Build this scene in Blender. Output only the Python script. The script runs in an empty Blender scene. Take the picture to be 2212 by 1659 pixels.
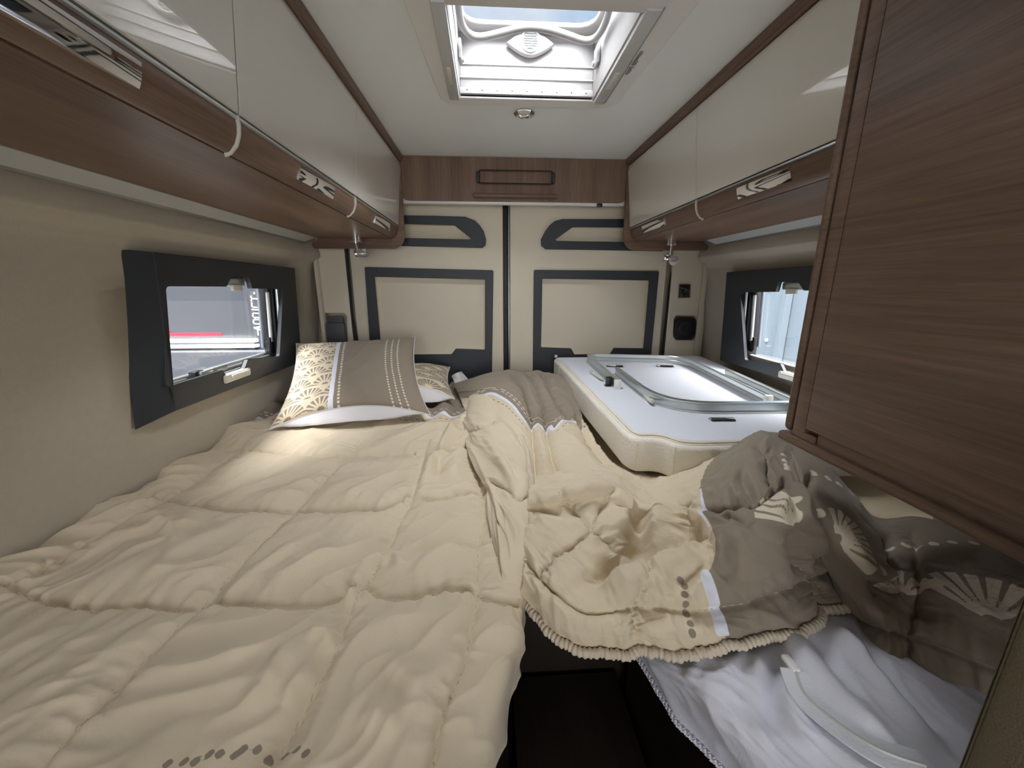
# Rear bedroom of a camper van: twin lengthwise beds, overhead lockers, rooflight.
# World: X right, Y towards the rear doors, Z up, metres.  Floor at z = 0.
import bpy, bmesh, math, random
import numpy as np
from mathutils import Matrix, Vector, Euler
PI = math.pi
C = bpy.context.scene.collection
sc = bpy.context.scene

# ------------------------------------------------------------------ camera, sky, sun, exposure
cam = bpy.data.cameras.new('camera'); co = bpy.data.objects.new('camera', cam); C.objects.link(co)
cam.sensor_width = 36; cam.lens = 838 / 2212 * 36; cam.clip_start = .02
co.location = (0, 0, 1.42); co.rotation_euler = (math.radians(90 - 13.9), 0, math.radians(-3.34))
sc.camera = co
sc.view_settings.view_transform = 'Standard'; sc.view_settings.look = 'None'
sc.view_settings.gamma = 1; sc.view_settings.use_curve_mapping = False
sc.view_settings.exposure = 0.78
try:
    sc.cycles.use_denoising = True
    sc.cycles.max_bounces = 10; sc.cycles.diffuse_bounces = 6; sc.cycles.transparent_max_bounces = 16
    sc.cycles.glossy_bounces = 5; sc.cycles.sample_clamp_indirect = 6; sc.cycles.caustics_reflective = False
except Exception: pass

SKY, SUN, FRONT = .46, 32.0, 15.5
w = bpy.data.worlds.new('sky'); sc.world = w; w.use_nodes = True
nt = w.node_tree; nt.nodes.clear()
_o = nt.nodes.new('ShaderNodeOutputWorld'); _b = nt.nodes.new('ShaderNodeBackground')
_tc = nt.nodes.new('ShaderNodeTexCoord'); _n = nt.nodes.new('ShaderNodeTexNoise'); _r = nt.nodes.new('ShaderNodeValToRGB')
_n.inputs['Scale'].default_value = 3.2; _n.inputs['Detail'].default_value = 6
_r.color_ramp.elements[0].position = .40; _r.color_ramp.elements[0].color = (.42, .62, .86, 1)
_r.color_ramp.elements[1].position = .60; _r.color_ramp.elements[1].color = (.90, .94, 1.0, 1)
nt.links.new(_tc.outputs['Generated'], _n.inputs['Vector']); nt.links.new(_n.outputs['Fac'], _r.inputs['Fac'])
nt.links.new(_r.outputs['Color'], _b.inputs['Color']); _b.inputs['Strength'].default_value = SKY
nt.links.new(_b.outputs[0], _o.inputs[0])
# bright hazy sun: very wide disc, coming down through the rooflight and the windows
def sun(name, energy, angle, rot, col):
    l = bpy.data.lights.new(name, 'SUN'); l.energy = energy; l.angle = math.radians(angle); l.color = col
    o = bpy.data.objects.new(name, l); o.rotation_euler = [math.radians(a) for a in rot]; C.objects.link(o); return o
sun('hazy_sun', SUN, 100, (12, 6, 0), (1, .985, .97))
# daylight of the open sliding door and windscreen in the front half of the van, behind the camera
def area(name, loc, rot, sx, sy, energy, col):
    l = bpy.data.lights.new(name, 'AREA'); l.shape = 'RECTANGLE'; l.size = sx; l.size_y = sy; l.energy = energy; l.color = col
    o = bpy.data.objects.new(name, l); o.location = loc; o.rotation_euler = [math.radians(a) for a in rot]; C.objects.link(o); return o
area('front_daylight', (.1, -2.0, 1.35), (90, 0, 0), 1.4, .9, FRONT, (.97, .98, 1.0))

# ------------------------------------------------------------------ material helpers
def lin(r, g, b):
    f = lambda c: (c / 255 / 12.92) if c / 255 <= .04045 else ((c / 255 + .055) / 1.055) ** 2.4
    return (f(r), f(g), f(b), 1)
def mat(name, col, rough=.6, metal=0, coat=0, bump=0, bscale=200, sheen=0, trans=0, var=0, vscale=6, spec=.5):
    m = bpy.data.materials.new(name); m.use_nodes = True; t = m.node_tree; p = t.nodes['Principled BSDF']
    p.inputs['Base Color'].default_value = col; p.inputs['Roughness'].default_value = rough
    p.inputs['Metallic'].default_value = metal; p.inputs['Coat Weight'].default_value = coat
    p.inputs['Coat Roughness'].default_value = .02
    if coat: p.inputs['Coat IOR'].default_value = 1.75
    p.inputs['Specular IOR Level'].default_value = spec
    p.inputs['Sheen Weight'].default_value = sheen; p.inputs['Transmission Weight'].default_value = trans
    tc = t.nodes.new('ShaderNodeTexCoord')
    if bump:
        n = t.nodes.new('ShaderNodeTexNoise'); n.inputs['Scale'].default_value = bscale; n.inputs['Detail'].default_value = 3
        b = t.nodes.new('ShaderNodeBump'); b.inputs['Strength'].default_value = bump; b.inputs['Distance'].default_value = .002
        t.links.new(tc.outputs['Object'], n.inputs['Vector']); t.links.new(n.outputs['Fac'], b.inputs['Height'])
        t.links.new(b.outputs['Normal'], p.inputs['Normal'])
    if var:
        n = t.nodes.new('ShaderNodeTexNoise'); n.inputs['Scale'].default_value = vscale; n.inputs['Detail'].default_value = 4
        x = t.nodes.new('ShaderNodeMix'); x.data_type = 'RGBA'
        x.inputs['A'].default_value = [c * (1 - var) for c in col[:3]] + [1]; x.inputs['B'].default_value = [min(1, c * (1 + var)) for c in col[:3]] + [1]
        t.links.new(tc.outputs['Object'], n.inputs['Vector']); t.links.new(n.outputs['Fac'], x.inputs['Factor']); t.links.new(x.outputs['Result'], p.inputs['Base Color'])
    return m
def wood(name, dark, light, axis, rough=.38, sc_=1.0, bands=1.0):
    """walnut laminate: grain runs along `axis`"""
    m = bpy.data.materials.new(name); m.use_nodes = True; t = m.node_tree; p = t.nodes['Principled BSDF']; L = t.links.new
    tc = t.nodes.new('ShaderNodeTexCoord'); mp = t.nodes.new('ShaderNodeMapping')
    s = [34 * sc_] * 3; s[axis] = 1.1 * sc_; mp.inputs['Scale'].default_value = s
    L(tc.outputs['Object'], mp.inputs['Vector'])
    n1 = t.nodes.new('ShaderNodeTexNoise'); n1.inputs['Scale'].default_value = .33; n1.inputs['Detail'].default_value = 3; n1.inputs['Distortion'].default_value = .5
    n2 = t.nodes.new('ShaderNodeTexNoise'); n2.inputs['Scale'].default_value = 6; n2.inputs['Detail'].default_value = 5; n2.inputs['Roughness'].default_value = .75
    L(mp.outputs[0], n1.inputs['Vector']); L(mp.outputs[0], n2.inputs['Vector'])
    a = t.nodes.new('ShaderNodeMath'); a.operation = 'MULTIPLY_ADD'; a.inputs[1].default_value = .55 * bands; L(n1.outputs['Fac'], a.inputs[0])
    b = t.nodes.new('ShaderNodeMath'); b.operation = 'MULTIPLY'; b.inputs[1].default_value = .55; L(n2.outputs['Fac'], b.inputs[0]); L(b.outputs[0], a.inputs[2])
    r = t.nodes.new('ShaderNodeValToRGB'); e = r.color_ramp.elements
    e[0].position = .36; e[0].color = dark; e[1].position = .74; e[1].color = light
    L(a.outputs[0], r.inputs['Fac']); L(r.outputs['Color'], p.inputs['Base Color'])
    p.inputs['Roughness'].default_value = rough; p.inputs['Specular IOR Level'].default_value = .4
    bu = t.nodes.new('ShaderNodeBump'); bu.inputs['Strength'].default_value = .25; bu.inputs['Distance'].default_value = .0006
    L(n2.outputs['Fac'], bu.inputs['Height']); L(bu.outputs['Normal'], p.inputs['Normal'])
    return m
def glass(name, tint=(1, 1, 1, 1), refl=.12):
    m = bpy.data.materials.new(name); m.use_nodes = True; t = m.node_tree; t.nodes.clear()
    o = t.nodes.new('ShaderNodeOutputMaterial'); x = t.nodes.new('ShaderNodeMixShader')
    a = t.nodes.new('ShaderNodeBsdfTransparent'); a.inputs['Color'].default_value = tint
    g = t.nodes.new('ShaderNodeBsdfGlossy'); g.inputs['Roughness'].default_value = .01
    f = t.nodes.new('ShaderNodeLayerWeight'); f.inputs['Blend'].default_value = .5      # Schlick: works from both faces of the sheet
    pw = t.nodes.new('ShaderNodeMath'); pw.operation = 'POWER'; pw.inputs[1].default_value = 4
    mm = t.nodes.new('ShaderNodeMath'); mm.operation = 'MULTIPLY_ADD'; mm.inputs[1].default_value = .85; mm.inputs[2].default_value = refl * .4
    t.links.new(f.outputs['Facing'], pw.inputs[0]); t.links.new(pw.outputs[0], mm.inputs[0]); t.links.new(mm.outputs[0], x.inputs[0])
    t.links.new(a.outputs[0], x.inputs[1]); t.links.new(g.outputs[0], x.inputs[2]); t.links.new(x.outputs[0], o.inputs[0])
    return m
def fabric_print(name, base, taupe, white, pale, rough=.9):
    """plain cotton in `base`; printed areas come from signed-distance attributes of the cloth mesh"""
    m = bpy.data.materials.new(name); m.use_nodes = True; t = m.node_tree; p = t.nodes['Principled BSDF']; L = t.links.new
    p.inputs['Roughness'].default_value = rough; p.inputs['Sheen Weight'].default_value = .15; p.inputs['Specular IOR Level'].default_value = .25
    cur = t.nodes.new('ShaderNodeRGB'); cur.outputs[0].default_value = base; last = cur.outputs[0]
    for an, colr in (('taupe', taupe), ('pale', pale), ('white', white)):
        at_ = t.nodes.new('ShaderNodeAttribute'); at_.attribute_name = an
        r = t.nodes.new('ShaderNodeMapRange'); r.inputs['From Min'].default_value = -.0004; r.inputs['From Max'].default_value = .0004
        x = t.nodes.new('ShaderNodeMix'); x.data_type = 'RGBA'; x.inputs['B'].default_value = colr
        L(at_.outputs['Fac'], r.inputs['Value']); L(r.outputs[0], x.inputs['Factor']); L(last, x.inputs['A']); last = x.outputs['Result']
    L(last, p.inputs['Base Color'])
    tc = t.nodes.new('ShaderNodeTexCoord'); n = t.nodes.new('ShaderNodeTexNoise'); n.inputs['Scale'].default_value = 500
    n2 = t.nodes.new('ShaderNodeTexNoise'); n2.inputs['Scale'].default_value = 38; n2.inputs['Detail'].default_value = 3; n2.inputs['Distortion'].default_value = .6
    L(tc.outputs['Object'], n.inputs['Vector']); L(tc.outputs['Object'], n2.inputs['Vector'])
    b = t.nodes.new('ShaderNodeBump'); b.inputs['Strength'].default_value = .25; b.inputs['Distance'].default_value = .001
    b2 = t.nodes.new('ShaderNodeBump'); b2.inputs['Strength'].default_value = .4; b2.inputs['Distance'].default_value = .005
    L(n2.outputs['Fac'], b2.inputs['Height']); L(n.outputs['Fac'], b.inputs['Height']); L(b2.outputs['Normal'], b.inputs['Normal']); L(b.outputs['Normal'], p.inputs['Normal'])
    return m

WD, WL = (.085, .050, .034, 1), (.250, .155, .105, 1)
M = dict(
    wood_y=wood('walnut_lengthwise', WD, WL, 1), wood_x=wood('walnut_crosswise', WD, WL, 0), wood_z=wood('walnut_upright', WD, WL, 2),
    wood_door=wood('walnut_wardrobe', (.105, .066, .048, 1), (.270, .178, .132, 1), 1, rough=.42, sc_=.8),
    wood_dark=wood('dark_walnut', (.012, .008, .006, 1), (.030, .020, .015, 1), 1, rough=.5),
    gloss=mat('cream_high_gloss', (.70, .68, .63, 1), .30, coat=1), white=mat('white_plastic', (.78, .78, .76, 1), .35),
    ceil=mat('ceiling_board', (.80, .825, .825, 1), .75, bump=.15, bscale=900), felt=mat('beige_wall_felt', (.47, .425, .345, 1), .95, bump=.5, bscale=700, var=.05, vscale=60, sheen=.2),
    beige=mat('beige_moulding', (.68, .62, .50, 1), .6, bump=.15, bscale=600), beige_dk=mat('beige_flange', (.62, .56, .45, 1), .55),
    anth=mat('anthracite_frame', (.022, .027, .034, 1), .5, bump=.1, bscale=900), black=mat('black_rubber', (.008, .009, .011, 1), .55),
    blackp=mat('black_plastic', (.012, .012, .013, 1), .35), grey=mat('grey_plastic', (.075, .078, .085, 1), .6),
    chrome=mat('polished_chrome', (.85, .85, .86, 1), .04, metal=1), alu=mat('satin_aluminium', (.60, .64, .64, 1), .3, metal=.85),
    rail=mat('white_grey_rail', (.52, .53, .53, 1), .45), railg=mat('brushed_rail_edge', (.25, .26, .25, 1), .4, metal=.6),
    skyl=mat('rooflight_plastic', (.42, .412, .41, 1), .45), flange=mat('rooflight_flange', (.76, .75, .73, 1), .5), pleat=mat('pleated_blind', (.45, .425, .425, 1), .7), stay=mat('grey_stay_rod', (.20, .22, .26, 1), .4), clip=mat('cream_clip', (.66, .64, .56, 1), .4),
    clear=mat('clear_plastic', (.9, .9, .9, 1), .12, trans=.8), frost=mat('frosted_lens', (.85, .84, .86, 1), .35, trans=.5),
    glass=glass('acrylic_pane'), dome=glass('rooflight_dome', (.93, .96, 1, 1), .05),
    fabric=None, matt_top=mat('mattress_top_ticking', (.70, .73, .80, 1), .9, bump=.5, bscale=260), matt_side=mat('mattress_knit_side', (.80, .765, .70, 1), .9, bump=1.0, bscale=170),
    zip=mat('cream_piping', (.80, .74, .62, 1), .8, bump=.4, bscale=500),
    sheetw=mat('white_jersey_sheet', (.66, .67, .76, 1), .9, bump=.3, bscale=500, sheen=.1), cream=mat('cream_cotton', (.70, .60, .43, 1), .9, bump=.3, bscale=400),
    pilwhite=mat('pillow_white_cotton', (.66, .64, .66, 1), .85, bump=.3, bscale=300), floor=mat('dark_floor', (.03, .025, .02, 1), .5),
    van=mat('slate_metallic_panel', (.030, .034, .044, 1), .35, coat=.3, var=.15, vscale=300), vanb=mat('slate_panel_dark', (.028, .032, .04, 1), .5), red=mat('red_stripe', (.35, .012, .03, 1), .4),
    vinyl=mat('white_lettering', (.85, .87, .9, 1), .4), corr=mat('pale_blue_ribbed_sheet', (.125, .163, .20, 1), .45), ground=mat('asphalt', (.14, .14, .14, 1), .9, bump=.5, bscale=60),
    mark=mat('grey_print', (.30, .29, .28, 1), .6), pad=mat('beige_padding', (.22, .19, .125, 1), .95, bump=.8, bscale=500))
CREAM, TAUPE, WHITE, PALE = (.66, .57, .425, 1), (.27, .225, .175, 1), (.74, .76, .86, 1), (.72, .64, .52, 1)
M['fabric'] = fabric_print('printed_cotton', CREAM, TAUPE, WHITE, PALE)
M['piping'] = mat('cream_binding', (.62, .54, .43, 1), .9, bump=.3, bscale=300)

# ------------------------------------------------------------------ object helpers
def tag(o, label=None, cat=None, group=None, kind=None):
    if label: o['label'] = label
    if cat: o['category'] = cat
    if group: o['group'] = group
    if kind: o['kind'] = kind
    return o
def empty(name, loc, label=None, cat=None, group=None, kind=None):
    o = bpy.data.objects.new(name, None); o.location = loc; o.empty_display_size = .05; C.objects.link(o)
    return tag(o, label, cat, group, kind)
def link(name, me, m, parent=None, smooth=False):
    o = bpy.data.objects.new(name, me); C.objects.link(o)
    if m is not None: me.materials.append(m)
    if smooth: me.polygons.foreach_set('use_smooth', [True] * len(me.polygons))
    if parent is not None:
        o.parent = parent; o.matrix_parent_inverse = Matrix.Translation(-parent.location) if parent.type == 'EMPTY' else Matrix.Identity(4)
    return o
def from_bm(name, bm, m, parent=None, smooth=False):
    bmesh.ops.recalc_face_normals(bm, faces=bm.faces)
    me = bpy.data.meshes.new(name); bm.to_mesh(me); bm.free(); return link(name, me, m, parent, smooth)
def auto(o, deg=35):
    me = o.data; me.polygons.foreach_set('use_smooth', [True] * len(me.polygons))
    try: me.set_sharp_from_angle(angle=math.radians(deg))
    except Exception: pass
    return o
def add_box(bm, lo, hi, bev=0, seg=2):
    g = bmesh.ops.create_cube(bm, size=1); vs = g['verts']
    for v in vs:
        v.co = Vector(((lo[i] + hi[i]) / 2 + v.co[i] * (hi[i] - lo[i]) for i in range(3)))
    if bev:
        es = {e for v in vs for e in v.link_edges}
        bmesh.ops.bevel(bm, geom=list(es), offset=bev, segments=seg, affect='EDGES', profile=.5)
def box(name, lo, hi, m, parent=None, bev=.002, seg=2):
    bm = bmesh.new(); add_box(bm, lo, hi, bev, seg); return auto(from_bm(name, bm, m, parent))
def prism(name, prof, y0, y1, m, parent=None, axis='y', bev=0):
    """closed 2D profile extruded along an axis; prof is (x,z) for y, (y,z) for x, (x,y) for z"""
    bm = bmesh.new()
    f = {'y': lambda p, t: (p[0], t, p[1]), 'x': lambda p, t: (t, p[0], p[1]), 'z': lambda p, t: (p[0], p[1], t)}[axis]
    a = [bm.verts.new(f(p, y0)) for p in prof]; b = [bm.verts.new(f(p, y1)) for p in prof]; n = len(prof)
    bm.faces.new(a); bm.faces.new(b[::-1])
    for i in range(n): bm.faces.new((a[i], b[i], b[(i + 1) % n], a[(i + 1) % n]))
    if bev: bmesh.ops.bevel(bm, geom=list(bm.edges), offset=bev, segments=2, affect='EDGES')
    return auto(from_bm(name, bm, m, parent))
def plate(name, loops, thick, fn, m, parent=None, bev=.001, bres=2):
    """flat plate with holes: 2D loops, thickness, fn(a,b,c) -> world point"""
    cu = bpy.data.curves.new('tmp', 'CURVE'); cu.dimensions = '2D'; cu.fill_mode = 'BOTH'
    for lp in loops:
        s = cu.splines.new('POLY'); s.points.add(len(lp) - 1)
        for i, p in enumerate(lp): s.points[i].co = (p[0], p[1], 0, 1)
        s.use_cyclic_u = True
    cu.extrude = max(thick / 2 - bev, .0002); cu.bevel_depth = bev; cu.bevel_resolution = bres; cu.offset = -bev if bev else 0
    o = bpy.data.objects.new('tmp', cu); C.objects.link(o); bpy.context.view_layer.update()
    me = bpy.data.meshes.new_from_object(o.evaluated_get(bpy.context.evaluated_depsgraph_get()))
    bpy.data.objects.remove(o); bpy.data.curves.remove(cu); me.name = name; me.materials.clear()
    for v in me.vertices: v.co = fn(*v.co)
    return auto(link(name, me, m, parent))
def rnd(pts, r, seg=5):
    """round the corners of a polygon; r a number or list"""
    out = []; n = len(pts)
    for i, p in enumerate(pts):
        rr = r[i] if isinstance(r, (list, tuple)) else r
        p = Vector(p[:2]); a = Vector(pts[i - 1][:2]) - p; b = Vector(pts[(i + 1) % n][:2]) - p
        if rr <= 0: out.append(tuple(p)); continue
        q = min(rr, a.length * .49, b.length * .49); s = p + a.normalized() * q; e = p + b.normalized() * q
        for k in range(seg + 1):
            t = k / seg; out.append(tuple((1 - t) ** 2 * s + 2 * t * (1 - t) * p + t * t * e))
    return out
def sweep(name, path, prof, m, parent=None, closed=False, up=(0, 0, 1), caps=True, smooth=True, deg=40):
    """sweep a closed 2D profile (side, up) along a path"""
    P = [Vector(p) for p in path]; n = len(P); bm = bmesh.new(); rings = []; up = Vector(up)
    for i, p in enumerate(P):
        if closed: t = P[(i + 1) % n] - P[i - 1]
        else: t = P[min(i + 1, n - 1)] - P[max(i - 1, 0)]
        t.normalize(); s = t.cross(up)
        if s.length < 1e-4: s = t.cross(Vector((1, 0, 0)))
        s.normalize(); u = s.cross(t)
        rings.append([bm.verts.new(p + s * a + u * b) for a, b in prof])
    k = len(prof)
    for i in range(n if closed else n - 1):
        A, B = rings[i], rings[(i + 1) % n]
        for j in range(k): bm.faces.new((A[j], A[(j + 1) % k], B[(j + 1) % k], B[j]))
    if caps and not closed: bm.faces.new(rings[0]); bm.faces.new(rings[-1][::-1])
    return auto(from_bm(name, bm, m, parent), deg)
def circ(r, n=12, ry=None): return [(r * math.cos(2 * PI * i / n), (ry or r) * math.sin(2 * PI * i / n)) for i in range(n)]
def lathe(name, prof, mtx, m, parent=None, n=32):
    """profile (r, h) turned about the local Z of mtx"""
    bm = bmesh.new(); rings = []
    for r, h in prof:
        rings.append([bm.verts.new(mtx @ Vector((r * math.cos(2 * PI * i / n), r * math.sin(2 * PI * i / n), h))) for i in range(n)] if r > 1e-6 else [bm.verts.new(mtx @ Vector((0, 0, h)))])
    for A, B in zip(rings, rings[1:]):
        for i in range(n):
            q = [A[i % len(A)], A[(i + 1) % len(A)], B[(i + 1) % len(B)], B[i % len(B)]]
            q2 = []
            for v in q:
                if v not in q2: q2.append(v)
            if len(q2) > 2: bm.faces.new(q2)
    return auto(from_bm(name, bm, m, parent), 40)
def smoothpath(pts, k=8):
    g = np.array(pts, float); return [tuple(p) for p in crom(g, (len(g) - 1) * k + 1, 0)]

# ------------------------------------------------------------------ cloth engine
def crom(g, n, ax):
    g = np.moveaxis(g, ax, 0); m = len(g); t = np.linspace(0, m - 1, n); i = np.clip(t.astype(int), 0, m - 2)
    f = (t - i).reshape(-1, *[1] * (g.ndim - 1)); e = np.concatenate([2 * g[:1] - g[1:2], g, 2 * g[-1:] - g[-2:-1]])
    a, b, c, d = e[i], e[i + 1], e[i + 2], e[i + 3]
    o = .5 * (2 * b + (c - a) * f + (2 * a - 5 * b + 4 * c - d) * f ** 2 + (3 * b - a - 3 * c + d) * f ** 3)
    return np.moveaxis(o, 0, ax)
_rs = np.random.RandomState(7); _perm = _rs.permutation(512); _ga = _rs.rand(512) * 2 * PI
def perlin(x, y, seed=0):
    xi = np.floor(x).astype(int); yi = np.floor(y).astype(int); xf = x - xi; yf = y - yi
    def gr(ix, iy, dx, dy):
        a = _ga[_perm[(ix + _perm[(iy + seed * 37) % 512]) % 512]]; return np.cos(a) * dx + np.sin(a) * dy
    u = xf ** 3 * (xf * (xf * 6 - 15) + 10); v = yf ** 3 * (yf * (yf * 6 - 15) + 10)
    a = gr(xi, yi, xf, yf); b = gr(xi + 1, yi, xf - 1, yf); c = gr(xi, yi + 1, xf, yf - 1); d = gr(xi + 1, yi + 1, xf - 1, yf - 1)
    return (a * (1 - u) + b * u) * (1 - v) + (c * (1 - u) + d * u) * v * 1.0
def segdist(S, T, pts):
    """distance to a polyline, arc length along it, side sign"""
    best = np.full(S.shape, 1e9); arc = np.zeros(S.shape); sg = np.ones(S.shape); l0 = 0
    for (ax, ay), (bx, by) in zip(pts, pts[1:]):
        dx, dy = bx - ax, by - ay; L2 = dx * dx + dy * dy + 1e-12; L = math.sqrt(L2)
        t = np.clip(((S - ax) * dx + (T - ay) * dy) / L2, 0, 1); ex = S - ax - t * dx; ey = T - ay - t * dy
        d = np.sqrt(ex * ex + ey * ey); k = d < best
        best = np.where(k, d, best); arc = np.where(k, l0 + t * L, arc); sg = np.where(k, np.sign(dx * ey - dy * ex), sg); l0 += L
    return best, arc, sg
def sm_poly(p, k=6):
    if len(p) < 3: return [tuple(q) for q in p]
    return [tuple(q) for q in crom(np.array(p, float), (len(p) - 1) * k + 1, 0)]
def polysdf(S, T, poly):
    """signed distance, positive inside"""
    d, _, _ = segdist(S, T, list(poly) + [poly[0]]); ins = np.zeros(S.shape, bool); n = len(poly)
    for i in range(n):
        (x0, y0), (x1, y1) = poly[i], poly[(i + 1) % n]
        c = ((y0 > T) != (y1 > T)) & (S < (x1 - x0) * (T - y0) / (y1 - y0 + 1e-12) + x0); ins ^= c
    return np.where(ins, d, -d)
def wrinkle(S, T, ang, f, k, seed, warp=.35):
    """long folds that run along direction `ang`"""
    a = math.radians(ang); p = S * math.cos(a) + T * math.sin(a); q = -S * math.sin(a) + T * math.cos(a)
    wx = perlin(p * f * .5 + 9, q * f * .5, seed + 1) * warp; n = perlin(p * f * k + wx, q * f + wx * 2.5, seed)
    return 1 - np.minimum(1, np.abs(n) * 2.6)
class Cloth:
    def __init__(s, grid, res=.004):
        g = np.array(grid, float); s.g = g
        L = lambda G, ax: float(np.mean(np.sum(np.linalg.norm(np.diff(G, axis=ax), axis=-1), axis=ax)))
        fine = crom(crom(g, 60, 0), 60, 1); s.Lv, s.Lu = L(fine, 0), L(fine, 1)
        s.NV, s.NU = max(8, int(s.Lv / res)), max(8, int(s.Lu / res))
        s.P = crom(crom(g, s.NV, 0), s.NU, 1)
        u = np.linspace(0, 1, s.NU); v = np.linspace(0, 1, s.NV); s.U, s.V = np.meshgrid(u, v); s.u1, s.v1 = u, v
        s.cu = np.concatenate([[0], np.cumsum(np.linalg.norm(np.diff(s.P, axis=1), axis=-1).mean(0))]); s.cv = np.concatenate([[0], np.cumsum(np.linalg.norm(np.diff(s.P, axis=0), axis=-1).mean(1))])
        s.Lu, s.Lv = s.cu[-1], s.cv[-1]; s.S, s.T = np.meshgrid(s.cu, s.cv)
        s.h = np.zeros(s.U.shape); s.seam = np.full(s.U.shape, 1e9)
        s.taupe = np.full(s.U.shape, -1.); s.pale = s.taupe.copy(); s.white = s.taupe.copy()
    def m(s, p):
        f = lambda t, x, y, L: t * L if t < 0 else (L + (t - 1) * L if t > 1 else float(np.interp(t, x, y)))
        return [(f(a, s.u1, s.cu, s.Lu), f(b, s.v1, s.cv, s.Lv)) for a, b in p]
    def seams(s, lst, depth=.012, w=.022, pucker=.0035, lam=.028, seed=0):
        tot = np.zeros(s.U.shape)
        for i, p in enumerate(lst):
            pp = sm_poly(s.m(p)); pp = [(x + .002 * math.sin(j * 1.7 + i), y) for j, (x, y) in enumerate(pp)]
            d, a, sg = segdist(s.S, s.T, pp); s.seam = np.minimum(s.seam, d)
            ph = perlin(a * 18 + i * 7, a * 0 + sg * .8 + i, 3) * 7
            tot += pucker * np.sin(2 * PI * a / lam + ph + sg * 1.1) * np.exp(-d / .022) * (1 - np.exp(-d / .004)) * (.4 + 1.2 * np.abs(perlin(a * 9, a * 0 + i * 3.1, 5)) * 2)
        s.h += tot; s._sd, s._sw = depth, w
    def puff(s):
        s.h += s._sd * (1 - np.exp(-s.seam / s._sw)) - s._sd * .55 - .0055 * np.exp(-(s.seam / .0042) ** 2)
    def ridge(s, p, h, w, sharp=False, taper=True, asym=0):
        d, a, sg = segdist(s.S, s.T, sm_poly(s.m(p)))
        if taper:
            L = a.max(); e = np.clip(np.minimum(a, L - a) / (.25 * L + 1e-6), 0, 1); e = e * e * (3 - 2 * e)
        else: e = 1
        ww = w * (1 + asym * sg)
        s.h += h * e * (np.exp(-d / ww) if sharp else np.exp(-(d / ww) ** 2))
    def noise(s, amp, f, ang=0, k=.3, seed=0, warp=.35, mask=1):
        n = wrinkle(s.S, s.T, ang, f, k, seed, warp); s.h += amp * mask * (n ** 2 - .35)
    def soft(s, amp, f, seed=0): s.h += amp * perlin(s.S * f, s.T * f, seed)
    def dots(s, arr, cs, r, ry=None):
        a = getattr(s, arr)
        for u, v in cs:
            c = s.P[int(round(np.interp(v, s.v1, np.arange(s.NV)))), int(round(np.interp(u, s.u1, np.arange(s.NU))))]
            np.maximum(a, r - np.linalg.norm(s.P - c, axis=-1), out=a)
    def region(s, arr, poly): a = getattr(s, arr); np.maximum(a, polysdf(s.S, s.T, s.m(poly)), out=a)
    def line(s, arr, p, hw): a = getattr(s, arr); np.maximum(a, hw - segdist(s.S, s.T, sm_poly(s.m(p)))[0], out=a)
    def fan(s, arr, c, r, ang, spread=150, ribs=9, inner=.12):
        """shell fan: ribs radiating from c"""
        j, i = int(round(c[0] * (s.NU - 1))), int(round(c[1] * (s.NV - 1))); o = s.P[i, j]
        e1 = s.P[i, min(j + 4, s.NU - 1)] - s.P[i, max(j - 4, 0)]; e1 /= np.linalg.norm(e1); e2 = s.P[min(i + 4, s.NV - 1), j] - s.P[max(i - 4, 0), j]; e2 -= e1 * e2.dot(e1); e2 /= np.linalg.norm(e2)
        D = s.P - o; dx, dy = D @ e1, D @ e2; rr = np.linalg.norm(D, axis=-1); a = np.degrees(np.arctan2(dy, dx)) - ang
        a = (a + 180) % 360 - 180; st = spread / ribs; ph = ((a + spread / 2) / st) % 1
        half = (.5 - np.abs(ph - .5)); d = (half - .16) * np.radians(st) * rr
        d = np.where(rr < r * .35, np.minimum(.002, d + .004), d)
        d = np.minimum(d, np.minimum(r * (1 - .03 * np.cos(np.radians((ph - .5) * 180))) - rr, rr - r * inner)); d = np.minimum(d, (spread / 2 - np.abs(a)) * PI / 180 * rr)
        A = getattr(s, arr); np.maximum(A, d, out=A)
    def normals(s, P):
        du = np.gradient(P, axis=1); dv = np.gradient(P, axis=0); n = np.cross(du, dv); n /= np.linalg.norm(n, axis=-1, keepdims=True) + 1e-12; return n
    def build(s, name, m, parent=None, flip=None, thick=0):
        n = s.normals(s.P)
        if flip is None: flip = bool(n[..., 2].mean() < 0)               # displace towards the upper side
        n = n * (-1 if flip else 1); P = s.P + n * s.h[..., None]
        NV, NU = s.NV, s.NU; idx = np.arange(NV * NU).reshape(NV, NU)
        q = np.stack([idx[:-1, :-1], idx[:-1, 1:], idx[1:, 1:], idx[1:, :-1]], -1).reshape(-1, 4)
        if flip: q = q[:, ::-1]
        V = P.reshape(-1, 3); n0 = len(V); nattr = 1
        if thick:
            rim = np.concatenate([idx[0, :], idx[1:, -1], idx[-1, -2::-1], idx[-2:0:-1, 0]])
            B = V[rim] - n.reshape(-1, 3)[rim] * thick; k = len(rim); bi = n0 + np.arange(k)
            qq = np.stack([rim, bi, np.roll(bi, -1), np.roll(rim, -1)], -1)
            if flip: qq = qq[:, ::-1]
            V = np.concatenate([V, B]); q = np.concatenate([q, qq])
        me = bpy.data.meshes.new(name); me.vertices.add(len(V)); me.vertices.foreach_set('co', V.ravel().astype(np.float32))
        me.loops.add(q.size); me.loops.foreach_set('vertex_index', q.ravel().astype(np.int32))
        me.polygons.add(len(q)); me.polygons.foreach_set('loop_start', np.arange(0, q.size, 4, dtype=np.int32)); me.polygons.foreach_set('loop_total', np.full(len(q), 4, np.int32))
        me.update(); me.validate()
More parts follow.
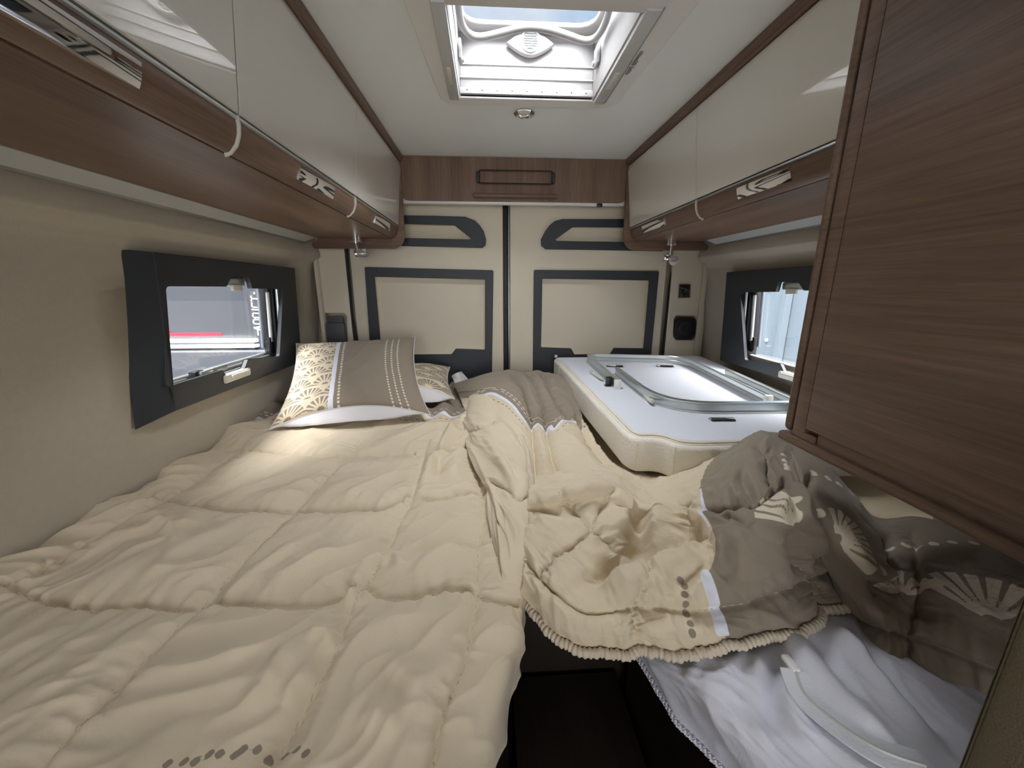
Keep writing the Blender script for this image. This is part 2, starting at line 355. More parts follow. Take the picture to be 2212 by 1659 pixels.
        for an in ('taupe', 'pale', 'white'):
            at_ = me.attributes.new(an, 'FLOAT', 'POINT'); d = getattr(s, an).ravel()
            if thick: d = np.concatenate([d, d[rim]])
            at_.data.foreach_set('value', d.astype(np.float32))
        s.world = P
        return link(name, me, m, parent, True)
    def at_uv(s, u, v): return tuple(s.world[min(s.NV - 1, int(v * (s.NV - 1) + .5)), min(s.NU - 1, int(u * (s.NU - 1) + .5))])
# ------------------------------------------------------------------ setting: shell of the van
ZCEIL = 1.947
# side wall profile (distance from the centre line, height): leans in towards the top, soft cove under the lockers
WP = [(-.90, 0), (-.89, .7), (-.865, .9), (-.845, 1.05), (-.83, 1.15), (-.818, 1.25), (-.808, 1.35), (-.80, 1.44), (-.797, 1.49), (-.794, 1.510), (-.782, 1.530), (-.762, 1.545), (-.750, 1.558), (-.752, 1.575), (-.762, 1.605), (-.77, 1.66), (-.72, 1.80), (-.66, 1.947)]
def wall(name, mir, hole):
    bm = bmesh.new(); prof = []
    for (x0, z0), (x1, z1) in zip(WP, WP[1:]):
        k = 3 if z0 >= .7 else 1
        for i in range(k): t = i / k; prof.append((x0 + (x1 - x0) * t, z0 + (z1 - z0) * t))
    prof.append(WP[-1]); zs = [p[1] for p in prof]
    ys = [-2.42, -1.2, -.4, 0, .3, .5, .7, .85, hole[0], 1.12, 1.25, 1.4, hole[1], 1.62, 1.7, 1.74, 1.78, 1.82, 1.86, 1.90, 1.97]
    def X(x, y, z):
        b = .012 * math.exp(-((y - 1.80) / .035) ** 2) * (1 if z > .9 else 0)         # the felt rounds into the rear post
        x = x + b - .010 * math.exp(-((y - 1.73) / .03) ** 2)
        return .24 - x if mir else x
    V = [[bm.verts.new((X(x, y, z), y, z)) for x, z in prof] for y in ys]
    for i in range(len(ys) - 1):
        for j in range(len(prof) - 1):
            if ys[i] >= hole[0] - 1e-6 and ys[i + 1] <= hole[1] + 1e-6 and zs[j] >= hole[2] - .045 and zs[j + 1] <= hole[3] + .045: continue
            bm.faces.new((V[i][j], V[i + 1][j], V[i + 1][j + 1], V[i][j + 1]))
    o = from_bm(name, bm, M['felt'], None, True); o['kind'] = 'structure'
    s = o.modifiers.new('thickness', 'SOLIDIFY'); s.thickness = .02; s.offset = 1 if mir else 1
    return o
wall('wall_left', False, (.94, 1.57, 1.19, 1.40)); wall('wall_right', True, (.94, 1.57, 1.19, 1.40))
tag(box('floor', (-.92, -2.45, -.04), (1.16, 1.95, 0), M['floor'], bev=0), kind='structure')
# ceiling board with the rooflight cut-out
SX0, SX1, SY0, SY1 = -.072, .304, .892, 1.262
ce = plate('ceiling', [[(-.72, -2.45), (.96, -2.45), (.96, 1.95), (-.72, 1.95)], [(SX0 - .02, SY0 - .02), (SX1 + .035, SY0 - .02), (SX1 + .035, SY1 + .015), (SX0 - .02, SY1 + .015)]], .02, lambda a, b, c: (a, b, ZCEIL + .01 + c), M['ceil'], bev=0)
ce['kind'] = 'structure'
tag(box('wall_front', (-1.0, -2.45, 0), (1.2, -2.40, 1.95), M['felt'], bev=0), kind='structure')
tag(box('wall_back', (-1.0, 1.965, 0), (1.25, 1.99, 2.0), M['beige'], bev=0), kind='structure')

# rear doors: beige moulding with a recessed field, anthracite frames screwed on
YD = 1.90
DL = (-0.6376, 1.9, 1.466)[0]; DR = (0.8608, 1.9, 1.4681)[0]
def q(pts): return [(p[0], p[2]) for p in pts]
low_in = {1: q([(-0.5258, 1.9, 1.4703), (-0.0161, 1.9, 1.4584), (-0.0216, 1.9, 1.1259), (-0.1641, 1.9, 1.1318), (-0.1876, 1.9, 1.1045), (-0.3896, 1.9, 1.1064), (-0.4076, 1.9, 1.1385), (-0.5223, 1.9, 1.1417)]),
          2: q([(0.2543, 1.9, 1.463), (0.7726, 1.9, 1.455), (0.7724, 1.9, 1.1258), (0.6203, 1.9, 1.1295), (0.6033, 1.9, 1.0991), (0.422, 1.9, 1.0985), (0.4045, 1.9, 1.129), (0.2535, 1.9, 1.135)])}
low_out = {1: q([(-0.5662, 1.9, 1.5134), (0.0237, 1.9, 1.5005), (0.0075, 1.9, 0.9009), (-0.577, 1.9, 0.9103)]), 2: q([(0.2139, 1.9, 1.5031), (0.8167, 1.9, 1.4982), (0.8093, 1.9, 0.8882), (0.215, 1.9, 0.8976)])}
up_out = {1: q([(-0.5443, 1.9, 1.7357), (-0.2368, 1.9, 1.7348), (-0.1017, 1.9, 1.7322), (-0.0581, 1.9, 1.717), (-0.0354, 1.9, 1.6955), (-0.0189, 1.9, 1.6717), (-0.0089, 1.9, 1.6358), (-0.0114, 1.9, 1.6115), (-0.0266, 1.9, 1.5992), (-0.2008, 1.9, 1.6023), (-0.5556, 1.9, 1.6083)]),
          2: q([(0.8128, 1.9, 1.731), (0.5276, 1.9, 1.7283), (0.3416, 1.9, 1.7266), (0.3074, 1.9, 1.7183), (0.2842, 1.9, 1.7002), (0.2632, 1.9, 1.6739), (0.2445, 1.9, 1.6374), (0.2471, 1.9, 1.611), (0.267, 1.9, 1.5947), (0.4468, 1.9, 1.5936), (0.8263, 1.9, 1.5893)])}
up_in = {1: q([(-0.5146, 1.9, 1.7031), (-0.1509, 1.9, 1.6964), (-0.0767, 1.9, 1.6413), (-0.0811, 1.9, 1.6353), (-0.5197, 1.9, 1.6423)]), 2: q([(0.7765, 1.9, 1.6922), (0.3924, 1.9, 1.6931), (0.3117, 1.9, 1.6379), (0.3162, 1.9, 1.6318), (0.7822, 1.9, 1.6286)])}
screws = {1: [(813, 586), (1041, 587), (1060, 763)], 2: [(1179, 589), (1396, 590), (1155, 763)]}
scr = {1: [(-0.5136, 1.886, 1.4945), (-0.0304, 1.886, 1.4936), (0.0055, 1.886, 1.1095)], 2: [(0.2694, 1.886, 1.49), (0.7526, 1.886, 1.489), (0.2223, 1.886, 1.1074)]}
GAP = (.068, .101)
for k, (x0, x1) in ((1, (DL + .006, GAP[0])), (2, (GAP[1], DR - .004))):
    d = empty(f'door_{k}', ((x0 + x1) / 2, YD, 0), kind='structure')
    f3 = lambda a, b, c: (a, YD + .02 - c, b)
    plate('door_panel', [rnd([(x0, .1), (x1, .1), (x1, 1.90), (x0, 1.90)], .01), low_in[k], up_in[k]], .04, f3, M['beige'], d, bev=.003)
    box('recessed_field', (x0 + .02, YD + .022, .9), (x1 - .02, YD + .034, 1.85), M['beige'], d)
    lf = plate('lower_trim_frame', [rnd(low_out[k], .008), rnd(low_in[k], .004, 3)], .012, lambda a, b, c: (a, YD - .006 - c, b), M['anth'], d, bev=.0015)
    plate('upper_trim_frame', [up_out[k], rnd(up_in[k], .003, 3)], .012, lambda a, b, c: (a, YD - .006 - c, b), M['anth'], d, bev=.0015)
    for p in scr[k]:
        lathe('screw', [(0, .0012), (.0022, .001), (.0034, 0), (.0034, -.002)], Matrix.Translation((p[0], YD - .012, p[2])) @ Matrix.Rotation(PI / 2, 4, 'X'), M['black'], lf, 12)
s = empty('trim_1', (.085, 1.9, 1.0), kind='structure')
box('rubber_seal', (.070, 1.900, .6), (.092, 1.955, 1.93), M['black'], s, .003); box('metal_edge', (.0935, 1.893, .6), (.0975, 1.94, 1.93), M['alu'], s, .001)
box('seal_lip', (.0655, 1.905, .6), (.0695, 1.95, 1.93), M['beige_dk'], s, .001)
# posts beside the doors
for n, x0, x1, sgn, sealp in (('trim_2', -.785, DL - .006, 1, [(-0.6392, 1.885, 1.6063), (-0.641, 1.885, 1.5063), (-0.6428, 1.885, 1.4036), (-0.6447, 1.885, 1.3194), (-0.6414, 1.885, 1.244), (-0.6325, 1.885, 1.156), (-0.6333, 1.885, 1.0547)]),
                       ('trim_3', DR + .012, 1.06, -1, [(0.8863, 1.885, 1.5527), (0.8791, 1.885, 1.4678), (0.8763, 1.885, 1.3589), (0.8757, 1.885, 1.247), (0.874, 1.885, 1.1435), (0.8746, 1.885, 1.0373)])):
    d = empty(n, ((x0 + x1) / 2, 1.87, 0), kind='structure')
    loops = [[(x0, .5), (x1, .5), (x1, 1.9), (x0, 1.9)]]
    if sgn < 0: loops += [q([(0.9115, 1.87, 1.4375), (0.9688, 1.87, 1.4354), (0.9758, 1.87, 1.3746), (0.9159, 1.87, 1.3746)]), q(rnd([(0.9018, 1.87, 1.2886), (1.0185, 1.87, 1.2859), (1.0254, 1.87, 1.1675), (0.9069, 1.87, 1.1707)], 0)) if 0 else q([(0.9134, 1.87, 1.2885), (1.0045, 1.87, 1.2859), (1.0181, 1.87, 1.2701), (1.0256, 1.87, 1.186), (1.0135, 1.87, 1.1676), (0.9234, 1.87, 1.1706), (0.9076, 1.87, 1.1868), (0.9034, 1.87, 1.2729)])]
    else: loops += [q([(-0.7562, 1.87, 1.3079), (-0.6726, 1.87, 1.3055), (-0.6615, 1.87, 1.2905), (-0.676, 1.87, 1.0807), (-0.7838, 1.87, 1.0818), (-0.7707, 1.87, 1.291)])]
    plate('post_cover', loops, .02, lambda a, b, c: (a, 1.88 - c, b), M['beige'], d, bev=.003)
    e = x0 if sgn > 0 else x1
    xe = (-.776, -.762) if sgn > 0 else (1.022, 1.038)
    prism('flange', [(xe[0] - .01 * (sgn < 0), 1.852), (xe[1], 1.852), (xe[1] + .004, 1.872), (xe[0], 1.872)], .6, 1.62, M['beige_dk'], d, axis='z', bev=.002)
    for z in (1.555, 1.225): lathe('screw_cap', [(0, .003), (.004, .002), (.006, 0)], Matrix.Translation((sum(xe) / 2, 1.851, z)) @ Matrix.Rotation(PI / 2, 4, 'X'), M['beige'], d, 14)
    sweep('door_seal', smoothpath(sealp, 4), circ(.009, 10, .011), M['black'], d, up=(0, 1, 0))
# under-locker rails where the felt wall ends
for n, mir in (('trim_4', 0), ('trim_5', 1)):
    X = (lambda x: .24 - x) if mir else (lambda x: x)
    d = empty(n, (X(-.73), .8, 1.61), kind='structure')
    pf = lambda L: [(X(a), b) for a, b in L]
    prism('rail_face', pf([(-.700, 1.621), (-.748, 1.604), (-.752, 1.6125), (-.702, 1.63)]), -1.2, 1.727, M['rail'], d)
    prism('rail_bead', pf([(-.747, 1.6045), (-.753, 1.600), (-.757, 1.604), (-.752, 1.609)]), -1.2, 1.735, M['railg'], d)
    prism('rail_lip', pf([(-.694, 1.622), (-.700, 1.6195), (-.702, 1.623), (-.696, 1.627)]), -1.2, 1.722, M['railg'], d)

# ------------------------------------------------------------------ side windows
def side_window(name, mir, dz):
    def X(x): return .24 - x if mir else x
    def pt(y, z, d): return (X(-.768 - .055 * (1.5 - z) - d), y, z + dz)      # d = depth outwards from the frame face
    w_ = empty(name, pt(1.28, 1.1, 0), kind='structure')
    yz = lambda L: [(p[1], p[2]) for p in L]
    outer = [(.975, 1.120), (1.655, 1.118), (1.655, 1.497), (.985, 1.500)]
    op = yz([(-0.775, 1.0049, 1.4255), (-0.775, 1.2273, 1.4255), (-0.775, 1.2536, 1.4525), (-0.775, 1.3463, 1.4535), (-0.775, 1.3549, 1.4202), (-0.775, 1.5542, 1.4168), (-0.775, 1.4863, 1.1705), (-0.775, 1.2931, 1.1933), (-0.775, 1.2713, 1.1685), (-0.775, 1.1784, 1.1664), (-0.775, 1.1645, 1.1849), (-0.775, 0.9589, 1.1844)])
    if mir: op = [(y, z if z > 1.3 else z - .022) for y, z in op]
    rr = [.012, .003, .006, .006, .003, .012, .012, .003, .006, .006, .003, .012]
    plate('trim_frame', [rnd(outer, .003, 2), rnd(op, rr, 4)], .014, lambda a, b, c: pt(a, b, .007 - c if not mir else .007 - c), M['anth'], w_, bev=.0015)
    # tapering front cheek of the frame
    bm = bmesh.new(); A = [pt(.976, 1.1205, .0005), pt(.986, 1.4995, .0005)]; B = [pt(.905, 1.098, .040), pt(.925, 1.5005, .034)]
    A2 = [pt(.976, 1.1205, .014), pt(.986, 1.4995, .014)]; B2 = [pt(.915, 1.1, .048), pt(.935, 1.504, .045)]
    v = [bm.verts.new(p) for p in (A[0], A[1], B[1], B[0], A2[0], A2[1], B2[1], B2[0])]
    for f in ((0, 1, 2, 3), (7, 6, 5, 4), (0, 4, 5, 1), (1, 5, 6, 2), (2, 6, 7, 3), (3, 7, 4, 0)): bm.faces.new([v[i] for i in f])
    from_bm('front_cheek', bm, M['anth'], w_)
    # upper, lower and rear edges of the casing back to the wall
    def strip(nm, p0, p1, dd0, dd1):
        bm = bmesh.new(); vv = [bm.verts.new(pt(*p)) for p in ((*p0, .012), (*p1, .012), (*p1, dd1), (*p0, dd0))]; bm.faces.new(vv); o = from_bm(nm, bm, M['anth'], w_)
        s_ = o.modifiers.new('t', 'SOLIDIFY'); s_.thickness = .004; return o
    strip('casing_edge', (.985, 1.497), (1.653, 1.495), .04, .04); strip('casing_edge', (.975, 1.122), (1.653, 1.120), .06, .06); strip('casing_edge', (1.653, 1.120), (1.653, 1.495), .06, .04)
    # reveal tunnel (black) and aluminium pane frame
    y0, y1, z0, z1 = .945, 1.555, 1.165 - (.02 if mir else 0), 1.435
    for nm, a, b in (('reveal', (y0 - .004, z0 - .02), (y0, z1 + .04)), ('reveal', (y1, z0 - .02), (y1 + .01, z1 + .04)), ('reveal', (y0 + .05, z1 + .03), (y1, z1 + .04)), ('reveal', (y0 + .05, z0 - .02), (y1, z0 - .012))):
        bm = bmesh.new(); ps = [pt(yy, zz, dd) for dd in ((.055 if b[0] <= y0 or a[0] < y0 + .001 and b[0] > y1 - .01 and 0 else .012), .085) for yy, zz in ((a[0], a[1]), (b[0], a[1]), (b[0], b[1]), (a[0], b[1]))]
        v = [bm.verts.new(p) for p in ps]
        for f in ((0, 1, 2, 3), (7, 6, 5, 4), (0, 4, 5, 1), (1, 5, 6, 2), (2, 6, 7, 3), (3, 7, 4, 0)): bm.faces.new([v[i] for i in f])
        from_bm(nm, bm, M['blackp'], w_)
    def bar(nm, p, q_, r, m, ry=None, par=None):
        return sweep(nm, [pt(*p), pt(*q_)], circ(r, 10, ry), m, par or w_, up=(1, 0, 0))
    bar('inner_rail', (1.537, 1.165, .018), (1.537, 1.43, .018), .003, M['alu'], .005)
    for dd, zz, rad in ((.022, z0 - .004, .0035), (.036, z0 - .002, .003), (.052, z0 + .004, .006), (.07, z0 + .010, .008)):
        bar('sill_rail', (y0, zz, dd), (y1, zz, dd), rad, M['alu'] if rad != .006 else M['railg'])
    pane_d = .074
    pn = plate('pane', [rnd([(y0 + .004, z0 - .01), (y1 - .004, z0 - .01), (y1 - .004, z1 + .03), (y0 + .004, z1 + .03)], .02)], .003, lambda a, b, c: pt(a, b, pane_d + c), M['glass'], w_, bev=0)
    # friction stay at the rear edge: black foot, pale strut, black clamp with twist knob
    bar('stay_rod', (1.522, 1.222, .045), (1.526, 1.41, .045), .0065, M['rail']); bar('stay_cap', (1.526, 1.405, .045), (1.526, 1.43, .045), .009, M['blackp'])
    bar('stay_rod', (1.512, 1.20, .070), (1.516, 1.43, .070), .006, M['stay'])
    box_ = lambda nm, a, b, m_, bev=.003: (lambda bm: (add_box(bm, (0, a[0], a[1]), (abs(b[2] - a[2]), b[0], b[1]), bev), [setattr(v, 'co', Vector(pt(v.co.y, v.co.z, a[2] + v.co.x))) for v in bm.verts], auto(from_bm(nm, bm, m_, w_)))[-1])(bmesh.new())
    box_('seal_block', (1.534, z0 - .01, .03), (1.556, z1 + .03, .08), M['black'])
    box_('stay_clamp', (1.505, 1.178, .04), (1.532, 1.226, .062), M['blackp'], .005); box_('stay_knob', (1.484, 1.188, .030), (1.498, 1.242, .040), M['blackp'], .004)
    bar('knob_axle', (1.494, 1.200, .036), (1.518, 1.2, .05), .005, M['chrome'])
    # lever catch on the sill
    box_('catch_base', (1.115, z0 + .002, .040), (1.150, z0 + .026, .062), M['blackp'], .004)
    bar('catch_arm', (1.125, z0 + .018, .036), (1.175, z0 + .020, .034), .006, M['alu'])
    box_('catch_handle', (1.165, z0 + .008, .028), (1.235, z0 + .026, .036), M['railg'], .004)
    # blind pulls: folded clip in the top notch, moulded clip in the bottom notch
    box_('blind_clip', (1.235, 1.425, .014), (1.345, 1.452, .03), M['alu'], .006); box_('blind_clip_tab', (1.27, 1.412, .006), (1.315, 1.430, .016), M['clip'], .002)
    bz = z0 - .006
    o = box_('blind_pull', (1.165, bz - .016, -.008), (1.29, bz + .010, .016), M['clip'], .006); box_('blind_pull_rib', (1.19, bz - .006, -.013), (1.275, bz + .006, -.006), M['clip'], .003)
    return w_
side_window('window_1', False, 0); side_window('window_2', True, -.012)

# ------------------------------------------------------------------ rooflight
rl = empty('rooflight', (.116, 1.077, ZCEIL), 'square white rooflight with opened blinds in the ceiling above the beds', 'rooflight')
fl = rnd([(SX0 - .085, SY0 - .09), (SX1 + .10, SY0 - .09), (SX1 + .075, SY1 + .045), (SX0 - .055, SY1 + .045)], .05, 6)
fi = [(SX0, SY0), (SX1, SY0), (SX1, SY1), (SX0, SY1)]
plate('flange', [fl, [(SX0 - .012, SY0), (SX1 + .03, SY0), (SX1 + .03, SY1), (SX0 - .012, SY1)]], .010, lambda a, b, c: (a, b, ZCEIL - .0015 + c), M['flange'], rl, bev=.002)
box('blind_cassette', (SX0 - .03, SY0 - .08, ZCEIL - .010), (SX1 + .038, SY0 - .004, ZCEIL + .03), M['flange'], rl, .003)
for a, b in ((SX0 - .030, SX0 - .002), (SX1 + .004, SX1 + .036)):
    g = box('blind_rail', (a, SY0 - .02, ZCEIL - .014), (b, SY1, ZCEIL + .004), M['rail'], rl, .003)
    box('blind_grip', (a + .008, 1.09, ZCEIL - .0165), (b - .010, 1.17, ZCEIL - .013), M['clip'], g, .002)
box('rail_dark_lip', (SX1 + .036, SY0 - .02, ZCEIL - .010), (SX1 + .040, SY1, ZCEIL), M['railg'], rl, .001)  # narrow darker metal lip along the right blind rail
HS = .150
wl = .012
for nm, lo, hi in (('shaft_wall', (SX0 - wl, SY0 - wl, ZCEIL - .004), (SX0, SY1 + wl, ZCEIL + HS)), ('shaft_wall', (SX1, SY0 - wl, ZCEIL - .004), (SX1 + wl, SY1 + wl, ZCEIL + HS)), ('shaft_wall', (SX0, SY0 - wl, ZCEIL + .0), (SX1, SY0, ZCEIL + HS))):
    box(nm, lo, hi, M['skyl'], rl, .002)
rw = box('shaft_wall', (SX0, SY1, ZCEIL - .004), (SX1, SY1 + wl, ZCEIL + HS), M['skyl'], rl, .002)
box('brush_strip', (SX0, SY1 - .008, ZCEIL + .002), (SX1, SY1 - .001, ZCEIL + .018), M['pleat'], rl, .001)
for z in (ZCEIL + .042, ZCEIL + .074):
    box('fold_line', (SX0, SY1 - .004, z), (SX1, SY1 + .001, z + .0022), M['white'], rw, .0008)
for x in np.linspace(SX0 + .02, SX1 - .02, 9): lathe('screw', [(0, .0015), (.002, .001), (.003, 0)], Matrix.Translation((x, SY1 - .008, ZCEIL + .011)) @ Matrix.Rotation(PI / 2, 4, 'X'), M['railg'], rw, 8)
# lamp eye on the rear shaft wall
c0 = Vector((0.123, 1.255, 2.0724))
eye = [(.066 * s_, .030 * (1 - abs(s_) ** 1.7)) for s_ in np.linspace(-1, 1, 17)] + [(.066 * s_, -.030 * (1 - abs(s_) ** 1.7)) for s_ in np.linspace(.9, -.9, 15)]
ey = plate('lamp_eye', [eye], .016, lambda a, b, c: (c0.x + a, 1.252 + c, c0.z + b - .004), M['skyl'], rl, bev=.005, bres=4)
Rx = Matrix.Rotation(PI / 2, 4, 'X')
lathe('lamp_bezel', [(.022, 0), (.024, .004), (.0265, .004), (.0275, 0)], Matrix.Translation((c0.x, 1.245, c0.z)) @ Rx, M['white'], ey)
lathe('lamp_lens', [(0, .003), (.018, .003), (.022, .001), (.022, -.002)], Matrix.Translation((c0.x, 1.245, c0.z)) @ Rx, M['rail'], ey)
for i in range(7):
    h = (i - 3) * .0055; wv = math.sqrt(.0195 ** 2 - h * h); box('grille_slat', (c0.x - wv, 1.2395, c0.z + h - .0008), (c0.x + wv, 1.242, c0.z + h + .0008), M['rail'], ey, .0004)
hd = sweep('crank_hoop', smoothpath([(-0.0566, 0.9745, 2.045), (-0.0598, 1.0534, 2.045), (-0.0568, 1.1314, 2.045), (-0.0386, 1.173, 2.045), (-0.0095, 1.1825, 2.045), (0.0375, 1.1648, 2.045), (0.0829, 1.1441, 2.045), (0.1167, 1.1369, 2.045), (0.1641, 1.1447, 2.045), (0.215, 1.1656, 2.045), (0.2574, 1.1823, 2.045), (0.2832, 1.1692, 2.045), (0.2917, 1.1197, 2.045), (0.2856, 1.0479, 2.045), (0.2714, 0.9675, 2.045)], 4), circ(.0085, 12), M['skyl'], rl)
plate('dome_frame', [rnd([(SX0 - .02, SY0 - .02), (SX1 + .02, SY0 - .02), (SX1 + .02, SY1 + .02), (SX0 - .02, SY1 + .02)], .02), rnd([(SX0 + .016, SY0 + .016), (SX1 - .012, SY0 + .016), (SX1 - .012, SY1 - .035), (SX0 + .016, SY1 - .035)], .05)], .012, lambda a, b, c: (a, b, ZCEIL + HS + .006 + c + .012 * math.sin(0)), M['skyl'], rl, bev=.003)
bm = bmesh.new(); N = 12
V = [[bm.verts.new((SX0 - .02 + (SX1 - SX0 + .04) * i / N, SY0 - .02 + (SY1 - SY0 + .04) * j / N, ZCEIL + HS + .02 + .05 * (math.sin(PI * i / N) * math.sin(PI * j / N)) ** .5)) for j in range(N + 1)] for i in range(N + 1)]
for i in range(N):
    for j in range(N): bm.faces.new((V[i][j], V[i + 1][j], V[i + 1][j + 1], V[i][j + 1]))
from_bm('acrylic_dome', bm, M['dome'], rl, True)
for x, s_ in ((SX1 - .006, -1), (SX0 + .006, 1)):
    box('hinge_bracket', (x - .004, 1.185, 2.0), (x + .004, 1.225, 2.045), M['skyl'], rl, .003); lathe('hinge_knob', [(0, .006), (.006, .005), (.007, 0)], Matrix.Translation((x + .004 * s_, 1.215, 2.01)) @ Matrix.Rotation(s_ * PI / 2, 4, 'Y'), M['rail'], rl, 16)
# printed sticker blocks on the flange, rows of tiny bars
st = empty('warning_sticker', (.352, 1.08, ZCEIL - .008), 'small grey printed notice on the ceiling right of the rooflight', 'sticker')
bm = bmesh.new()
random.seed(4)
sa, sb = Vector((0.3441, 1.0129, 1.938)), Vector((0.3425, 1.1113, 1.938))
for blk in ((0, .58), (.64, 1.0)):
    for colm in (0, 1):
        n = 9 if blk[0] == 0 else 6
        for i in range(n):
            t = blk[0] + (blk[1] - blk[0]) * (i + .5) / n; p = sa.lerp(sb, t); L = .011 * random.uniform(.6, 1)
            x0 = p.x + colm * .0135 - .008
            add_box(bm, (x0, p.y - .0022, 1.9385), (x0 + L, p.y + .0022, 1.9395))
from_bm('print_rows', bm, M['mark'], st)

# ceiling spot
cs = empty('ceiling_spot', (.117, 1.362, ZCEIL), 'small round chrome ceiling spot behind the rooflight', 'ceiling light')
Mx = Matrix.Translation((.117, 1.362, ZCEIL)) @ Matrix.Rotation(PI, 4, 'X')
lathe('ring', [(.032, 0), (.0325, .004), (.030, .0065), (.022, .004), (.0195, .0015), (.019, 0)], Mx, M['chrome'], cs, 40)
lathe('lens', [(0, .0045), (.012, .004), (.0195, .001)], Mx, M['frost'], cs, 32)
# ------------------------------------------------------------------ overhead lockers
def locker(name, mir, y0, y1, label, hy, grp, strip=True):
    X = (lambda x: .24 - x) if mir else (lambda x: x)
    t = empty(name, (X(-.55), (y0 + y1) / 2, 1.62), label, 'cabinet', grp)
    P = lambda L: [(X(a), b) for a, b in L]
    g = .0015
    prism('carcass', P([(-.400, 1.672), (-.410, 1.636), (-.70, 1.634), (-.72, 1.80), (-.70, 1.94), (-.372, 1.94)]), y0, y1, M['wood_dark'], t)
    # gloss door: flat leaf leaning out, chamfered at the head
    prism('door', P([(-.3735, 1.675), (-.3515, 1.895), (-.356, 1.918), (-.368, 1.918), (-.384, 1.676)]), y0 + g, y1 - g, M['gloss'], t, bev=.0012)
    # bowed walnut fascia under the door, pale aluminium edge along its head
    pr = [(-.380, 1.6715), (-.3785, 1.661), (-.380, 1.648), (-.386, 1.634), (-.3955, 1.6235), (-.402, 1.622), (-.402, 1.630), (-.396, 1.6715)]
    prism('fascia', P(pr), y0 + .003, y1 - .003, M['wood_y'], t)
    prism('edge_strip', P([(-.3760, 1.6725), (-.3755, 1.6690), (-.3790, 1.6675), (-.384, 1.6725)]), y0 + .003, y1 - .003, M['alu'], t)
    if strip:
        pr2 = [(-.375, 1.674), (-.3745, 1.660), (-.3765, 1.647), (-.383, 1.632), (-.394, 1.6205), (-.404, 1.6165), (-.404, 1.624), (-.390, 1.668)]
        prism('joint_strip', P(pr2), y1 - .0024, y1 + .0024, M['clip'], t, bev=.0006)
    # chrome push latch: slim cushion bar
    c = (hy[0] + hy[1]) / 2; L = hy[1] - hy[0]; hh = .0135
    bm = bmesh.new(); n1, n2 = 20, 6
    cx, cz, a = -.3815, 1.6475, math.radians(-18)
    V = []
    for i in range(n1 + 1):
        row = []
        for j in range(n2 + 1):
            yy = hy[0] + L * i / n1; w_ = (2 * j / n2 - 1) * hh; e = (2 * i / n1 - 1)
            bulge = .0065 - .0035 * e * e - .0015 * (w_ / hh) ** 2
            px_ = cx + math.cos(a) * bulge + math.sin(-a) * w_ * 0 + .28 * w_; pz_ = cz + w_ * .95 - .30 * bulge
            row.append(bm.verts.new((X(px_), yy, pz_)))
        V.append(row)
    for i in range(n1):
        for j in range(n2): bm.faces.new((V[i][j], V[i + 1][j], V[i + 1][j + 1], V[i][j + 1]))
    rim = [V[i][0] for i in range(n1 + 1)] + [V[n1][j] for j in range(1, n2 + 1)] + [V[i][n2] for i in range(n1 - 1, -1, -1)] + [V[0][j] for j in range(n2 - 1, 0, -1)]
    dx = -.006 if not mir else .006
    low = [bm.verts.new((v.co.x + dx, v.co.y, v.co.z)) for v in rim]
    for i in range(len(rim)): k = (i + 1) % len(rim); bm.faces.new((rim[i], rim[k], low[k], low[i]))
    h = from_bm('push_latch', bm, M['chrome'], t); auto(h, 30)
    return t
lg, rg = 'overhead lockers on the left', 'overhead lockers on the right'
YE = 1.765
locker('overhead_locker', 0, -.25, .692, 'nearest left cream gloss overhead locker with walnut fascia, cut by the photo edge', (.335, .520), lg)
locker('overhead_locker', 0, .692, 1.226, 'middle left cream gloss overhead locker, between the two white joint strips', (.892, 1.072), lg)
locker('overhead_locker', 0, 1.226, YE, 'short left cream gloss overhead locker beside the rear doors', (1.435, 1.64), lg, False)
locker('overhead_locker', 1, .606, 1.210, 'wide right cream gloss overhead locker partly hidden by the wardrobe', (.838, 1.015), rg)
locker('overhead_locker', 1, 1.210, YE, 'narrow right cream gloss overhead locker beside the rear doors', (1.43, 1.63), rg, False)
for mir, lab in ((0, 'long walnut underside board of the left lockers'), (1, 'long walnut underside board of the right lockers')):
    X = (lambda x: .24 - x) if mir else (lambda x: x)
    o = prism('locker_underside', [(X(a), b) for a, b in [(-.4045, 1.6205), (-.4045, 1.630), (-.70, 1.630), (-.70, 1.6205)]], .606 if mir else -.25, YE, M['wood_y'], None); tag(o, lab, 'board', 'locker undersides')
for mir, lab in ((0, 'walnut end panel with rounded lower corner closing the left lockers at the rear'), (1, 'walnut end panel with rounded lower corner closing the right lockers at the rear')):
    X = (lambda x: .24 - x) if mir else (lambda x: x)
    pr = [(-.352, 1.946), (-.352, 1.66)] + [(-.352 - .055 * (1 - math.cos(a)), 1.64 - .058 * math.sin(a)) for a in np.linspace(0, PI / 2, 9)] + [(-.732, 1.582), (-.742, 1.60), (-.70, 1.625), (-.70, 1.946)]
    o = prism('locker_end_panel', [(X(a), b) for a, b in pr], YE + .001, YE + .017, M['wood_x'], None, bev=.002)
    tag(o, lab, 'panel', 'locker end panels')
for n, mir in (('trim_6', 0), ('trim_7', 1)):
    X = (lambda x: .24 - x) if mir else (lambda x: x)
    o = prism(n, [(X(a), b) for a, b in [(-.344, 1.9465), (-.346, 1.924), (-.352, 1.9195), (-.372, 1.9195), (-.372, 1.9465)]], -1.2, YE + .017, M['wood_y'], None, bev=.0015); o['kind'] = 'structure'
